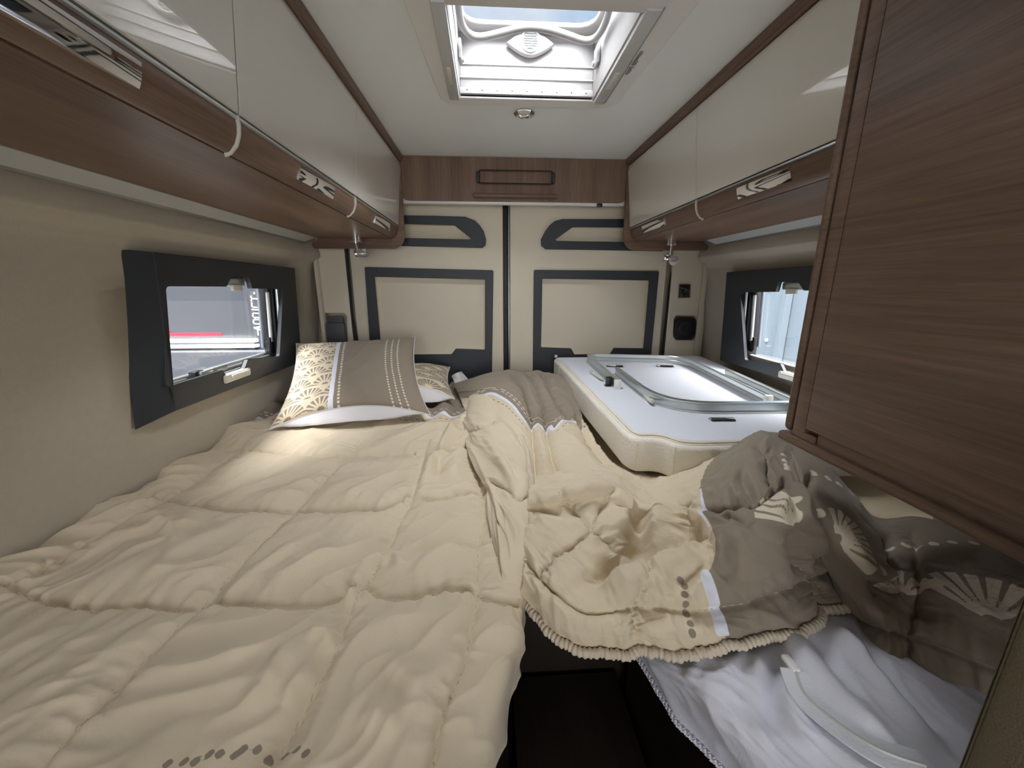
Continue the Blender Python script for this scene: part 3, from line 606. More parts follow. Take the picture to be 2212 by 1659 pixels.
# rear fascia across the van with black rack and small ledge
rf = empty('rear_fascia', (.12, 1.80, 1.75), 'walnut cross panel over the rear doors with black bar and small ledge', 'panel')
za = (-0.2988, 1.8, 1.7831)[2]
pr = rnd([(-.362, ZCEIL - .001), (.602, ZCEIL - .001), (.602, za - .005), (-.362, za - .005)], [0, 0, .035, .035], 6)
prism('panel', pr, 1.785, 1.80, M['wood_z'], rf, bev=.0015)
hp = [(-0.0326, 1.775, 1.8906), (0.2705, 1.775, 1.8866), (0.2717, 1.775, 1.837), (-0.0336, 1.775, 1.8416)]; hx0, hx1 = hp[0][0], hp[1][0]; hz0, hz1 = hp[3][2], hp[0][2]
ring = [(hx0, 1.762, hz0), (hx1, 1.762, hz0), (hx1, 1.762, hz1), (hx0, 1.762, hz1)]
rk = sweep('rack_bar', [(a, 1.762, b) for a, b in rnd([(hx0, hz0), (hx1, hz0), (hx1, hz1), (hx0, hz1)], .006, 4)], circ(.0028, 8), M['blackp'], rf, closed=True, up=(0, 1, 0))
for x in (hx0 - .010, hx1 + .002): box('rack_clamp', (x - .002, 1.760, hz0 + .004), (x + .010, 1.785, hz1 - .004), M['anth'], rk, .003)
lp = [(-0.0613, 1.77, 1.8012), (0.2975, 1.77, 1.8003)]
box('ledge', (lp[0][0], 1.757, lp[0][2] - .014), (lp[1][0], 1.786, lp[0][2] + .002), M['wood_x'], rf, .004, 3)
rb = empty('blind_tube', (.12, 1.83, za), 'thin white roller tube under the walnut cross panel', 'blind')
box('tube', (-.36, 1.806, za - .014), (.60, 1.835, za + .02), M['white'], rb, .006, 3); bc = (0.4878, 1.806, 1.7751)
box('end_clip', (bc[0] - .012, 1.800, za - .020), (bc[0] + .012, 1.81, za - .006), M['blackp'], rb, .002)

# ------------------------------------------------------------------ reading lamps
def reading_lamp(x, y, s_, label, down):
    t = empty('reading_lamp', (x, y, 1.62), label, 'lamp', 'reading lamps under the lockers')
    D = lambda a, b, c: Matrix.Translation((x + a, y + b, 1.621 + c)) @ Matrix.Rotation(PI, 4, 'X')
    lathe('base', [(0, .022), (.021, .022), (.025, .0205), (.025, .0165), (.0225, .016), (.0225, 0)], D(0, 0, 0), M['chrome'], t)
    e = Vector((x + .003, y, 1.621 - .052 - down))
    sweep('stem', [(x - .003 * s_, y, 1.60), tuple(e)], circ(.0055, 12), M['chrome'], t, up=(1, 0, 0))
    if s_ > 0:
        R_ = Matrix.Translation(e + Vector((.018, -.004, -.012))) @ Matrix.Rotation(PI / 2, 4, 'Y') @ Matrix.Rotation(.15, 4, 'X')
        lathe('shade', [(0, .024), (.013, .024), (.0165, .018), (.017, -.012), (.014, -.016)], R_, M['clear'], t)
        hs = lathe('head', [(0, -.030), (.012, -.029), (.016, -.024), (.0155, -.014), (0, -.012)], R_, M['chrome'], t)
        lathe('bulb', [(0, .018), (.004, .016), (.0055, .008), (.005, -.01)], R_, M['chrome'], t, 16)
    else:
        R_ = Matrix.Translation(e + Vector((.010, -.018, -.020))) @ Matrix.Rotation(math.radians(-118), 4, 'X') @ Matrix.Rotation(.3, 4, 'Y')
        lathe('shade', [(0, -.026), (.012, -.027), (.0185, -.020), (.021, -.006), (.018, .008)], R_ @ Matrix.Rotation(PI, 4, 'X'), M['frost'], t)
        R2 = Matrix.Translation(e + Vector((-.020, .004, -.012))) @ Matrix.Rotation(PI / 2, 4, 'Y')
        lathe('head', [(0, -.010), (.010, -.009), (.0145, 0), (.013, .018), (0, .020)], R2, M['chrome'], t)
    return t
reading_lamp(-.531, 1.69, 1, 'chrome reading lamp with clear shade under the left lockers', 0)
reading_lamp(.795, 1.745, -1, 'chrome reading lamp with frosted round shade under the right lockers', .008)

# ------------------------------------------------------------------ fittings on the rear posts
c_ = (0.9384, 1.862, 1.4052)
so = empty('power_socket', (c_[0], 1.862, c_[2]), 'black round twelve volt socket with flap on the right rear post', 'socket')
box('bezel', (c_[0] - .026, 1.860, c_[2] - .030), (c_[0] + .027, 1.868, c_[2] + .031), M['grey'], so, .002)
box('insert', (c_[0] - .024, 1.852, c_[2] - .028), (c_[0] + .018, 1.862, c_[2] + .026), M['blackp'], so, .003)
lathe('barrel', [(0, .002), (.010, .002), (.0125, .004), (.0165, .004), (.018, 0)], Matrix.Translation((c_[0] - .004, 1.850, c_[2] - .002)) @ Rx, M['black'], so)
box('flap', (c_[0] - .032, 1.844, c_[2] + .010), (c_[0] - .004, 1.851, c_[2] + .026), M['blackp'], so, .004)
for dz in (-.006, .001, .008): box('contact', (c_[0] - .009, 1.846, c_[2] + dz - .0012), (c_[0] - .001, 1.849, c_[2] + dz), M['rail'], so, .0004)
c_ = (0.9579, 1.862, 1.2283)
sp = empty('loudspeaker', (c_[0], 1.862, c_[2]), 'black octagonal loudspeaker set into the right rear post', 'loudspeaker')
h_ = .050
prism('surround', [(c_[0] + a, c_[2] + b) for a, b in rnd([(-h_ * .72, h_ * 1.05), (h_ * .72, h_ * 1.05), (h_, h_ * .75), (h_, -h_ * .75), (h_ * .72, -h_ * 1.05), (-h_ * .72, -h_ * 1.05), (-h_, -h_ * .75), (-h_, h_ * .75)], .012, 3)], 1.852, 1.872, M['blackp'], sp, bev=.002)
lathe('grille', [(0, .001), (.012, .002), (.034, .0045), (.0385, .003), (.039, 0)], Matrix.Translation((c_[0], 1.852, c_[2])) @ Rx, M['black'], sp, 40)
for r_ in (.012, .020, .028): lathe('grille_ring', [(r_ - .0012, 0), (r_ - .0012, .0052), (r_ + .0012, .0052), (r_ + .0012, 0)], Matrix.Translation((c_[0], 1.852, c_[2])) @ Rx, M['blackp'], sp, 40)
ph = [(-0.7529, 1.868, 1.2932), (-0.6818, 1.868, 1.2908), (-0.6735, 1.868, 1.248), (-0.688, 1.868, 1.1258), (-0.7694, 1.868, 1.1266)]
ho = empty('door_pocket', (ph[0][0] + .03, 1.868, ph[3][2]), 'dark grey moulded holder in the left rear post behind the pillow', 'holder')
box('back_plate', (ph[0][0], 1.872, ph[3][2]), (ph[1][0], 1.879, ph[0][2]), M['grey'], ho, .004)
box('pouch', (ph[0][0] - .004, 1.852, ph[3][2] - .01), (ph[2][0] + .002, 1.872, (-0.7247, 1.868, 1.2633)[2]), M['grey'], ho, .006)

# ------------------------------------------------------------------ wardrobe on the right
wr = empty('wardrobe', (.8, .3, 1.113), 'tall dark walnut wardrobe hanging over the right bed foot', 'wardrobe')
ZB = 1.168; YW = .602; yg = (0.5, 0.5824, 1.1822)[1]; yl = (0.5, 0.5569, 1.204)[1]; yd = (0.5, 0.5349, 1.1915)[1]
box('body', (.512, -.55, ZB + .02), (1.05, YW - .004, ZCEIL - .002), M['wood_z'], wr, .002)
box('corner_stile', (.500, yg + .003, ZB + .018), (.54, YW, ZCEIL - .002), M['wood_door'], wr, .009, 4)
box('stile', (.5015, yl, ZB + .026), (.52, yg - .002, ZCEIL - .002), M['wood_door'], wr, .001)
box('stile_foot', (.5015, yd + .002, ZB + .0155), (.52, yg - .002, ZB + .0265), M['wood_door'], wr, .0008)
box('door', (.5002, -.5, (0.5, 0.5355, 1.202)[2]), (.52, yl - .0015, ZCEIL - .004), M['wood_door'], wr, .0015)
box('lower_rail', (.5045, -.5, ZB + .014), (.52, yd - .001, (0.5, 0.5355, 1.202)[2] - .001), M['wood_door'], wr, .001)
box('bottom_board', (.495, -.55, ZB), (1.05, YW + .003, ZB + .0155), M['wood_y'], wr, .006, 4)
cl = empty('padded_post', (.48, .2, 0), 'beige fabric padded post at the lower right corner of the photo', 'post')
pr = rnd([(.444, .215), (.452, .258), (.60, .262), (.60, .12), (.49, .10), (.452, .15)], .018, 5)
prism('padding', pr, 0.0, 1.30, M['pad'], cl, axis='z', bev=.004); sweep('seam', [(.4455, .178, 0), (.4455, .178, 1.3)], circ(.0022, 6), M['pad'], cl, up=(0, 1, 0))

# ------------------------------------------------------------------ bed bases, mattresses under the bedding
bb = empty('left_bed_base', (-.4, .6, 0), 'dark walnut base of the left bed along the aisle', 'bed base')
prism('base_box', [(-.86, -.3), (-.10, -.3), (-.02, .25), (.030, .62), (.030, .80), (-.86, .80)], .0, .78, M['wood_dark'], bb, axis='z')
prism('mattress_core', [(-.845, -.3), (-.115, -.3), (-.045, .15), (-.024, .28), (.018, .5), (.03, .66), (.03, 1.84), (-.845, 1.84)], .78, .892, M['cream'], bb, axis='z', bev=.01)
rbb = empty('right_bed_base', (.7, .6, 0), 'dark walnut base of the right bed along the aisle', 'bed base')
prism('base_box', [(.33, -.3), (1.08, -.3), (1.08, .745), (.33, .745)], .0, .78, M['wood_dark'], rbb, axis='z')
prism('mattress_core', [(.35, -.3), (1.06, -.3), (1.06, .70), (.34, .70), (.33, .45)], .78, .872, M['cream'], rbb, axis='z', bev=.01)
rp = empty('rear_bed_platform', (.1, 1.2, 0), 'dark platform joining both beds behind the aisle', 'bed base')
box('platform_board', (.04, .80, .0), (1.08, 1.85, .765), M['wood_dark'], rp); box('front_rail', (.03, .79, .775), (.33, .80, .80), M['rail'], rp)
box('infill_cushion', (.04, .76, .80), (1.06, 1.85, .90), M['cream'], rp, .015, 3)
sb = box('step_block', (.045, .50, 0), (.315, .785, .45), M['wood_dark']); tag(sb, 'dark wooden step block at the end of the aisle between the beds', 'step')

# ------------------------------------------------------------------ white mattress lying on the right bed
mzs = lambda y: 1.05 + (y - .9) * .0553
mt = empty('spare_mattress', (.6, .9, .95), 'thick white mattress with notched corner lying on the right bed', 'mattress')
TH = .10
mo = [(.302, 1.815), (.309, 1.70), (.352, .940), (.374, .906), (.432, .906), (.456, .866), (.505, .850), (1.03, .856), (1.035, 1.815)]
mo0 = mo; mo = rnd(mo, [.03, .02, .02, .03, .03, .02, .03, .02, .04], 5)
def mfn(dz): return lambda a, b, c: (a, b, mzs(b) + c + dz)
sd = plate('side_border', [mo], TH - .004, lambda a, b, c: (a + (.012 * (c / TH + .5) if a < .5 else 0) * 0, b, mzs(b) - TH / 2 + c - .002 + 0), M['matt_side'], mt, bev=.014, bres=5)
def inset(poly, d):
    n = len(poly); out = []; cx = sum(p[0] for p in poly) / n; cy = sum(p[1] for p in poly) / n
    for i in range(n):
        a, b = Vector(poly[i - 1]), Vector(poly[(i + 1) % n]); t = (b - a).normalized(); nn = Vector((-t.y, t.x))
        if nn.dot(Vector((cx, cy)) - Vector(poly[i])) < 0: nn = -nn
        out.append(tuple(Vector(poly[i]) + nn * d))
    return out
tp = inset(mo0, .024); tp = rnd(tp, .03, 5)
plate('top_panel', [tp], .012, lambda a, b, c: (a, b, mzs(b) - .0035 + c), M['matt_top'], mt, bev=.004, bres=3)
for dd, zz, rr in ((.021, -.001, .0028), (.012, -.004, .0022)):
    path = [(a, b, mzs(b) + zz) for a, b in inset(mo, dd)]; sweep('piping', path, circ(rr, 6), M['zip'], mt, closed=True)
for p in ((.375, .9015), (.4565, .871), (.3095, 1.69)):
    sweep('corner_seam', [(p[0] - .001, p[1] - .001, mzs(p[1]) - z) for z in (.012, .04, .07, .09)], circ(.0018, 6), M['zip'], mt, up=(0, 1, 0))
bm = bmesh.new(); zt = Vector((.313, 1.798, mzs(1.81) + .004)); add_box(bm, zt - Vector((.006, .006, .004)), zt + Vector((.006, .006, .008)), .002); from_bm('zip_end', bm, M['zip'], mt)

# ------------------------------------------------------------------ aluminium window frames lying on the mattress
fprof = [(-.008, 0), (.010, 0), (.010, .004), (.003, .0055), (.003, .024), (.006, .027), (.006, .031), (-.007, .033), (-.0085, .030), (-.0085, .018), (-.0065, .015), (-.0085, .012)]
def onm(L, h=0): return [(x, y, mzs(y) + .003 + h) for x, y in L]
def alu_frame(label, L, loc, flip=1):
    t = empty('aluminium_frame', (loc[0], loc[1], mzs(loc[1])), label, 'frame', 'bare window frame pieces on the mattress')
    pa = onm(L); sweep('rail', pa, [(a * flip, b) for a, b in fprof][::flip], M['alu'], t, deg=25); return t, pa
def orn(pts, rr, seg=10):
    out = [pts[0]]
    for i in range(1, len(pts) - 1):
        p = Vector(pts[i]); a = Vector(pts[i - 1]) - p; b = Vector(pts[i + 1]) - p; q_ = min(rr[i - 1], a.length * .48, b.length * .48); s_ = p + a.normalized() * q_; e = p + b.normalized() * q_
        out += [tuple((1 - t) ** 2 * s_ + 2 * t * (1 - t) * p + t * t * e) for t in [k / seg for k in range(seg + 1)]]
    return out + [pts[-1]]
pl2 = lambda L: [(p[0], p[1]) for p in L]
A = orn(pl2([(0.4476, 1.2996, 1.115), (0.4393, 1.7277, 1.125), (0.8682, 1.6659, 1.127), (0.8607, 1.1084, 1.108)]), [.05, .13])
t1, p1 = alu_frame('rear bare aluminium window frame piece, bent into a U, on the white mattress', A, A[5], -1)
B = orn(pl2([(0.4995, 1.4786, 1.107), (0.5098, 1.061, 1.094), (1.0185, 1.0495, 1.09)]), [.17])
t2, p2 = alu_frame('front bare aluminium window frame piece curving round the near mattress corner', B, B[5], 1)
Cc = pl2([(0.9167, 1.4213, 1.112), (0.9138, 0.9683, 1.112)]); Cc = [tuple(Vector(Cc[0]).lerp(Vector(Cc[1]), k / 6)) for k in range(7)]
t3, p3 = alu_frame('short straight aluminium rail piece along the right wall', Cc, Cc[0], -1)
def plug(par, p, n, m_, sz=(.012, .014, .018)):
    d = (Vector(n) - Vector(p)).normalized(); bm = bmesh.new(); add_box(bm, (-sz[0], -sz[1] / 2, -.001), (sz[0], sz[1] / 2, .034), .003)
    a = math.atan2(d.y, d.x) + PI / 2
    for v in bm.verts: v.co = Matrix.Rotation(a, 3, 'Z') @ v.co + Vector(p)
    auto(from_bm('end_cap', bm, m_, par))
plug(t1, p1[0], p1[2], M['white']); plug(t1, p1[-1], p1[-3], M['white']); 
def clipbit(par, pts, z, nm, m_, w_, h_, L=None):
    a, b = Vector(pts[0]), Vector(pts[1]); d = (b - a); L = d.length; ang = math.atan2(d.y, d.x); bm = bmesh.new(); add_box(bm, (0, -w_, 0), (L, w_, h_), min(w_, h_) * .4)
    for v in bm.verts: v.co = Matrix.Rotation(ang, 3, 'Z') @ v.co + Vector((a.x, a.y, z))
    return auto(from_bm(nm, bm, m_, par))
for (a, b), par, m_, nm, w_, h_, dz in (
        (([(0.4939, 1.5503, 1.1)][0], [(0.4481, 1.2665, 1.09)][0]), t1, M['blackp'], 'corner_block', .0, 0, 0),):
    c = [(0.4309, 1.3413, 1.085)][0]
    bm = bmesh.new(); add_box(bm, (c[0] - .012, c[1] - .010, mzs(c[1]) + .003), (c[0] + .010, c[1] + .012, mzs(c[1]) + .034), .003); auto(from_bm('corner_block', bm, M['blackp'], par))
    bm = bmesh.new(); add_box(bm, (c[0] - .018, c[1] - .016, mzs(c[1]) + .002), (c[0] + .004, c[1] + .004, mzs(c[1]) + .006), .001); auto(from_bm('corner_foot', bm, M['blackp'], par))
for pts, par, m_, nm in (([(0.4081, 1.5023, 1.088), (0.4203, 1.3878, 1.088)], t1, M['clip'], 'catch'), ([(0.5193, 1.2756, 1.075), (0.4994, 1.1252, 1.075)], t2, M['clip'], 'catch'),
                    ([(0.6175, 1.0026, 1.062), (0.6851, 0.9987, 1.062)], t2, M['chrome'], 'hinge'), ([(0.5015, 1.6153, 1.103), (0.5696, 1.6009, 1.103)], t1, M['chrome'], 'hinge'), ([(0.7163, 1.6028, 1.103), (0.7851, 1.5883, 1.103)], t1, M['chrome'], 'hinge')):
    zz = mzs(pts[0][1]) + .003
    o = clipbit(par, pts, zz, nm, m_, .0065, .007)
    if nm == 'hinge': clipbit(par, pts, zz + .001, 'hinge_leaf', M['blackp'], .010, .003)
    else:
        e = Vector(pts[1] if par is t2 else pts[0]); bm = bmesh.new(); add_box(bm, (e.x - .006, e.y - .006, zz), (e.x + .006, e.y + .006, zz + .014), .003); auto(from_bm('catch_hook', bm, m_, par))

# ------------------------------------------------------------------ outside: neighbour vehicle on the left, ribbed sheet wall on the right
g_ = box('ground', (-12, -8, -.62), (12, 14, -.60), M['ground'], bev=0); g_['kind'] = 'structure'
nv = empty('parked_van', (-2.2, 3.05, .3), 'slate grey vehicle with red stripe and white lettering outside the left window', 'van')
xa = (-1.7663, 3.0, 1.1611)[0]; xb = (-1.6538, 3.0, 1.1605)[0]
box('body_panel', (-4.6, 3.02, 1.055), (xa, 3.12, 2.0), M['van'], nv, .004); box('pillar', (xa + .004, 3.0, .9), (xb, 3.12, 2.0), M['vanb'], nv, .012, 3)
box('side_panel', (xb + .006, 2.99, .8), (xb + .09, 3.1, 2.0), M['corr'], nv, .02, 3); box('side_panel', (xb + .10, 3.0, .8), (xb + .5, 3.1, 2.0), M['van'], nv, .01)
rr_ = [(-2.3765, 2.98, 1.0551), (-2.3821, 2.98, 1.0279), (-2.3849, 2.98, 1.0143), (-2.3898, 2.98, 0.9903), (-2.3934, 2.98, 0.9732), (-2.3969, 2.98, 0.956)]
box('upper_rail', (-4.6, 2.97, rr_[1][2]), ((-1.7228, 2.98, 1.026)[0], 3.02, rr_[0][2]), M['white'], nv, .006, 3); box('lower_rail', (-4.6, 2.97, rr_[3][2]), ((-1.7214, 2.98, 0.9914)[0], 3.02, rr_[2][2]), M['white'], nv, .006, 3)
box('bumper', (-4.6, 2.96, .45), (xb + .1, 3.1, rr_[4][2]), M['vanb'], nv, .02, 3)
r0, r1 = (-2.3963, 3.01, 1.0719), (-1.9897, 3.01, 1.0862)
box('red_stripe', (-4.6, 3.016, r0[2]), (r1[0], 3.02, r0[2] + .026), M['red'], nv, .001); box('red_mark', ((-2.3834, 3.0, 1.0968)[0] - .1, 3.016, (-2.3769, 3.0, 1.0968)[2]), ((-2.3543, 3.0, 1.0967)[0], 3.02, (-2.3721, 3.0, 1.1205)[2]), M['red'], nv, .004)
# lettering A D D I C T reads upwards, with a dash at both ends: stroke letters, one bmesh per letter
LT = {'A': [[(0, 0), (.5, 1), (1, 0)], [(.72, .35), (.45, .35)]], 'D': [[(0, 0), (0, 1), (.75, 1), (1, .8), (1, .2), (.75, 0), (0, 0)]], 'I': [[(.5, 0), (.5, 1)]], 'C': [[(1, .0), (.2, 0), (0, .2), (0, .8), (.2, 1), (1, 1)]], 'T': [[(0, 1), (1, 1)], [(.5, 1), (.5, 0)]], '-': [[(0, .5), (1.3, .5)]]}
ta, tb = Vector((-1.7135, 2.995, 1.1204)), Vector((-1.6968, 2.995, 1.4008))
up_ = (tb - ta); n_l = 8.0; adv = up_.length / 6.0; up_.normalize(); side = Vector((-up_.z, 0, up_.x)).normalized()      # letter tops point left
hgt = .050
def stroke(bm, pts, base, sx, sy, wd=.0085):
    P2 = [base + up_ * (p[0] * sx) + side * (p[1] * sy) for p in pts]
    for a, b in zip(P2, P2[1:]):
        d = (b - a).normalized(); n = Vector((-d.z, 0, d.x)) * wd / 2; a2, b2 = a - d * wd / 2, b + d * wd / 2
        v = [bm.verts.new(p + Vector((0, yy, 0))) for yy in (0, -.002) for p in (a2 + n, b2 + n, b2 - n, a2 - n)]
        for f in ((0, 1, 2, 3), (7, 6, 5, 4), (0, 4, 5, 1), (1, 5, 6, 2), (2, 6, 7, 3), (3, 7, 4, 0)): bm.faces.new([v[i] for i in f])
pos = -.9
for ch, wv in (('-', .8), ('A', 1), ('D', 1), ('D', 1), ('I', .55), ('C', 1), ('T', 1), ('-', .25)):
    bm = bmesh.new(); b0 = ta + up_ * (pos * adv) - side * (hgt / 2)
    if ch == 'I': stroke(bm, [(.2, 0), (.2, 1)], b0, adv, hgt)
    elif ch == '-': stroke(bm, [(.1, .5), (wv, .5)], b0, adv, hgt)
    else:
        for s_ in LT[ch]: stroke(bm, s_, b0, adv * .66, hgt)
    from_bm('lettering', bm, M['vinyl'], nv); pos += wv
rwl = empty('ribbed_building', (2.4, 3.4, -.6), 'pale blue ribbed metal wall outside the right window', 'building')
for i in range(14):
    y = 1.6 + i * .36
    box('sheet', (2.35, y, -.6), (2.38, y + .34, 2.9), M['corr'], rwl, .004); prism('rib', [(2.345, y + .26), (2.31, y + .285), (2.31, y + .325), (2.345, y + .355)], -.6, 2.9, M['corr'], rwl, axis='z')
bk = (2.33, 3.1507, 0.99); lathe('bolt', [(0, .014), (.012, .010), (.016, 0)], Matrix.Translation((2.348, bk[1], bk[2])) @ Matrix.Rotation(-PI / 2, 4, 'Y'), M['white'], rwl, 16)
# ------------------------------------------------------------------ LEFT DUVET
# plan grid: rows from the foot (near the camera) to the head, columns from the side wall to the aisle
LD = [[(-0.868, 0.1, 0.93), (-0.835, 0.1, 0.955), (-0.72, 0.1, 0.95), (-0.5, 0.1, 0.945), (-0.28, 0.1, 0.94), (-0.12, 0.1, 0.938), (-0.095, 0.1, 0.928), (-0.089, 0.1, 0.84)], [(-0.868, 0.25, 0.93), (-0.835, 0.25, 0.955), (-0.72, 0.25, 0.95), (-0.5, 0.25, 0.945), (-0.28, 0.25, 0.94), (-0.12, 0.25, 0.938), (-0.04, 0.25, 0.928), (-0.034, 0.25, 0.84)], [(-0.868, 0.4, 0.93), (-0.835, 0.4, 0.955), (-0.72, 0.4, 0.95), (-0.5, 0.4, 0.945), (-0.28, 0.4, 0.94), (-0.12, 0.4, 0.938), (0.006, 0.4, 0.928), (0.012, 0.4, 0.84)], [(-0.868, 0.55, 0.93), (-0.835, 0.55, 0.955), (-0.72, 0.55, 0.95), (-0.5, 0.55, 0.945), (-0.28, 0.55, 0.94), (-0.12, 0.55, 0.938), (0.04, 0.55, 0.928), (0.046, 0.55, 0.84)], [(-0.868, 0.7, 0.93), (-0.835, 0.7, 0.955), (-0.72, 0.7, 0.95), (-0.5, 0.7, 0.945), (-0.28, 0.7, 0.94), (-0.12, 0.7, 0.938), (0.058, 0.7, 0.928), (0.064, 0.7, 0.84)], [(-0.868, 0.9, 0.93), (-0.835, 0.9, 0.955), (-0.72, 0.9, 0.95), (-0.5, 0.9, 0.945), (-0.28, 0.9, 0.94), (-0.12, 0.9, 0.938), (0.068, 0.9, 0.928), (0.07400000000000001, 0.9, 0.9)], [(-0.868, 1.1, 0.93), (-0.835, 1.1, 0.955), (-0.72, 1.1, 0.95), (-0.5, 1.1, 0.945), (-0.28, 1.1, 0.94), (-0.12, 1.1, 0.938), (0.068, 1.1, 0.928), (0.07400000000000001, 1.1, 0.9)], [(-0.868, 1.3, 0.93), (-0.835, 1.3, 0.967), (-0.72, 1.3, 0.962), (-0.5, 1.3, 0.957), (-0.28, 1.3, 0.952), (-0.12, 1.3, 0.95), (0.068, 1.3, 0.9400000000000001), (0.07400000000000001, 1.3, 0.9)], [(-0.868, 1.5, 0.93), (-0.835, 1.5, 0.967), (-0.72, 1.5, 0.962), (-0.5, 1.5, 0.957), (-0.28, 1.5, 0.952), (-0.12, 1.5, 0.95), (0.068, 1.5, 0.9400000000000001), (0.07400000000000001, 1.5, 0.9)], [(-0.868, 1.7, 0.93), (-0.835, 1.7, 0.967), (-0.72, 1.7, 0.962), (-0.5, 1.7, 0.957), (-0.28, 1.7, 0.952), (-0.12, 1.7, 0.95), (0.068, 1.7, 0.9400000000000001), (0.07400000000000001, 1.7, 0.9)], [(-0.868, 1.86, 0.93), (-0.835, 1.86, 0.967), (-0.72, 1.86, 0.962), (-0.5, 1.86, 0.957), (-0.28, 1.86, 0.952), (-0.12, 1.86, 0.95), (0.068, 1.86, 0.9400000000000001), (0.07400000000000001, 1.86, 0.9)]]
L_ = Cloth(LD, .0036)
sA = [(0.4788, 0.6525), (0.4788, 0.5869), (0.471, 0.5097), (0.4672, 0.4556), (0.4595, 0.4015), (0.4595, 0.3359), (0.4595, 0.2896), (0.4556, 0.2587), (0.4517, 0.2278), (0.4517, 0.1931), (0.4479, 0.1737), (0.4479, 0.1544), (0.4479, 0.1429)]
sB = [(0.6371, 0.6486), (0.6525, 0.4865), (0.6448, 0.4247), (0.6409, 0.3629), (0.6255, 0.3089), (0.6216, 0.2664), (0.6216, 0.2278), (0.6178, 0.2046), (0.6139, 0.1737), (0.6062, 0.1467), (0.6023, 0.1351)]
sC = [(0.7606, 0.583), (0.7799, 0.4942), (0.7876, 0.4324), (0.7838, 0.3591), (0.7915, 0.2896), (0.7915, 0.251), (0.7915, 0.2124), (0.7799, 0.1776), (0.7761, 0.1622), (0.7799, 0.1313)]
sD = [(0.2587, 0.6139), (0.2587, 0.5367), (0.2548, 0.4788), (0.2471, 0.444), (0.2355, 0.4015), (0.2317, 0.3552), (0.2201, 0.3243)]
t0 = [(0.2548, 0.6178), (0.3475, 0.6023), (0.4131, 0.5946), (0.4788, 0.5907), (0.529, 0.5907), (0.6332, 0.5946), (0.695, 0.5985), (0.749, 0.6139)]
t1_ = [(0.1892, 0.4749), (0.2548, 0.4788), (0.3205, 0.4633), (0.3784, 0.4517), (0.4633, 0.4517), (0.5251, 0.4479), (0.6023, 0.4479), (0.6448, 0.4749), (0.695, 0.4633), (0.7336, 0.471), (0.7645, 0.4788), (0.7876, 0.471)]
t2_ = [(0.1969, 0.3243), (0.2355, 0.3166), (0.3089, 0.2973), (0.3398, 0.2896), (0.3745, 0.2857), (0.3938, 0.2896), (0.4208, 0.2857), (0.4556, 0.2819), (0.4633, 0.2896), (0.4903, 0.2896), (0.5174, 0.2857), (0.5676, 0.2857), (0.6023, 0.2934), (0.6255, 0.3089), (0.6602, 0.2896), (0.7143, 0.2896), (0.7529, 0.2973), (0.7876, 0.2896), (0.8185, 0.278), (0.8842, 0.2819)]
L_.seams([sA, sB, sC, sD, t0, t1_, t2_, [(0, .12), (.3, .10), (.7, .09), (1, .085)]], depth=.015, w=.024, pucker=.0042, lam=.030)
L_.puff()
far = np.clip((L_.T / L_.Lv - .12) * 3, 0, 1); sm = np.clip(L_.seam / .02, 0, 1)
L_.noise(.009, 5, 44, .30, 3, .5, sm); L_.noise(.0075, 10, 38, .22, 11, .45, sm); L_.noise(.0042, 22, 52, .3, 19, .5); L_.soft(.010, 3.2, 4); L_.soft(.003, 14, 8)
for args in (([(0.7143, 0.7297), (0.6911, 0.6216), (0.6718, 0.5483), (0.6641, 0.4826)], .022, .016), ([(0.6834, 0.7027), (0.6757, 0.6371), (0.6873, 0.5598), (0.7066, 0.4942)], -.010, .012), ([(0.7375, 0.6216), (0.7297, 0.5598), (0.7297, 0.4942)], .012, .018),
             ([(0.6371, 0.3745), (0.6216, 0.3436), (0.61, 0.3166), (0.6178, 0.2896), (0.61, 0.2664)], .013, .014), ([(0.6795, 0.332), (0.6525, 0.3552), (0.6332, 0.3359)], .012, .010), ([(0.583, 0.2355), (0.5985, 0.2432), (0.6139, 0.2355), (0.6293, 0.2239)], .011, .010),
             ([(0.5792, 0.2317), (0.5714, 0.2124), (0.5676, 0.1892), (0.5521, 0.1776)], .010, .018), ([(0.6216, 0.2046), (0.6023, 0.1969), (0.5946, 0.1776)], .010, .012), ([(0.5058, 0.3012), (0.5212, 0.3243), (0.5483, 0.3514), (0.5714, 0.3668)], .008, .014), ([(0.4749, 0.2934), (0.4865, 0.3359), (0.5097, 0.3784), (0.5328, 0.4015)], .007, .013),
             ([(0.305, 0.4247), (0.3591, 0.3977), (0.3784, 0.3629)], .010, .012), ([(0.3166, 0.3668), (0.3436, 0.3822), (0.3591, 0.4324)], .007, .018), ([(0.39, 0.3012), (0.3861, 0.3745), (0.417, 0.4208)], .008, .02), ([(0.3591, 0.4672), (0.3938, 0.5097), (0.4363, 0.5328)], .008, .012), ([(0.3977, 0.4633), (0.4324, 0.4903), (0.4556, 0.5367)], .007, .009),
             ([(0.5251, 0.4556), (0.5483, 0.4981), (0.5869, 0.5328)], .008, .012), ([(0.695, 0.3629), (0.7336, 0.3977), (0.7645, 0.4324)], .007, .014), ([(0.6911, 0.3127), (0.7336, 0.3552), (0.7683, 0.3707)], .007, .012), ([(0.6757, 0.1699), (0.7066, 0.1622), (0.7336, 0.1506)], .008, .014), ([(0.6873, 0.2085), (0.7259, 0.1931), (0.7568, 0.1815)], .007, .016)):
    L_.ridge(args[0], args[1] * 1.3, args[2])
# wall-side tuck: soft lobes
L_.h += .012 * np.exp(-(L_.S / .12) ** 2) * np.sin(L_.T * 2 * PI / .23 + 1)
# head-end folds (taupe area) run towards the wall
hd_ = np.clip((L_.T / L_.Lv - .70) / .06, 0, 1)
L_.h += hd_ * (.012 * np.sin(L_.S * 2 * PI / .085 + 1.5 * perlin(L_.T * 8, L_.S * 3, 2)) )
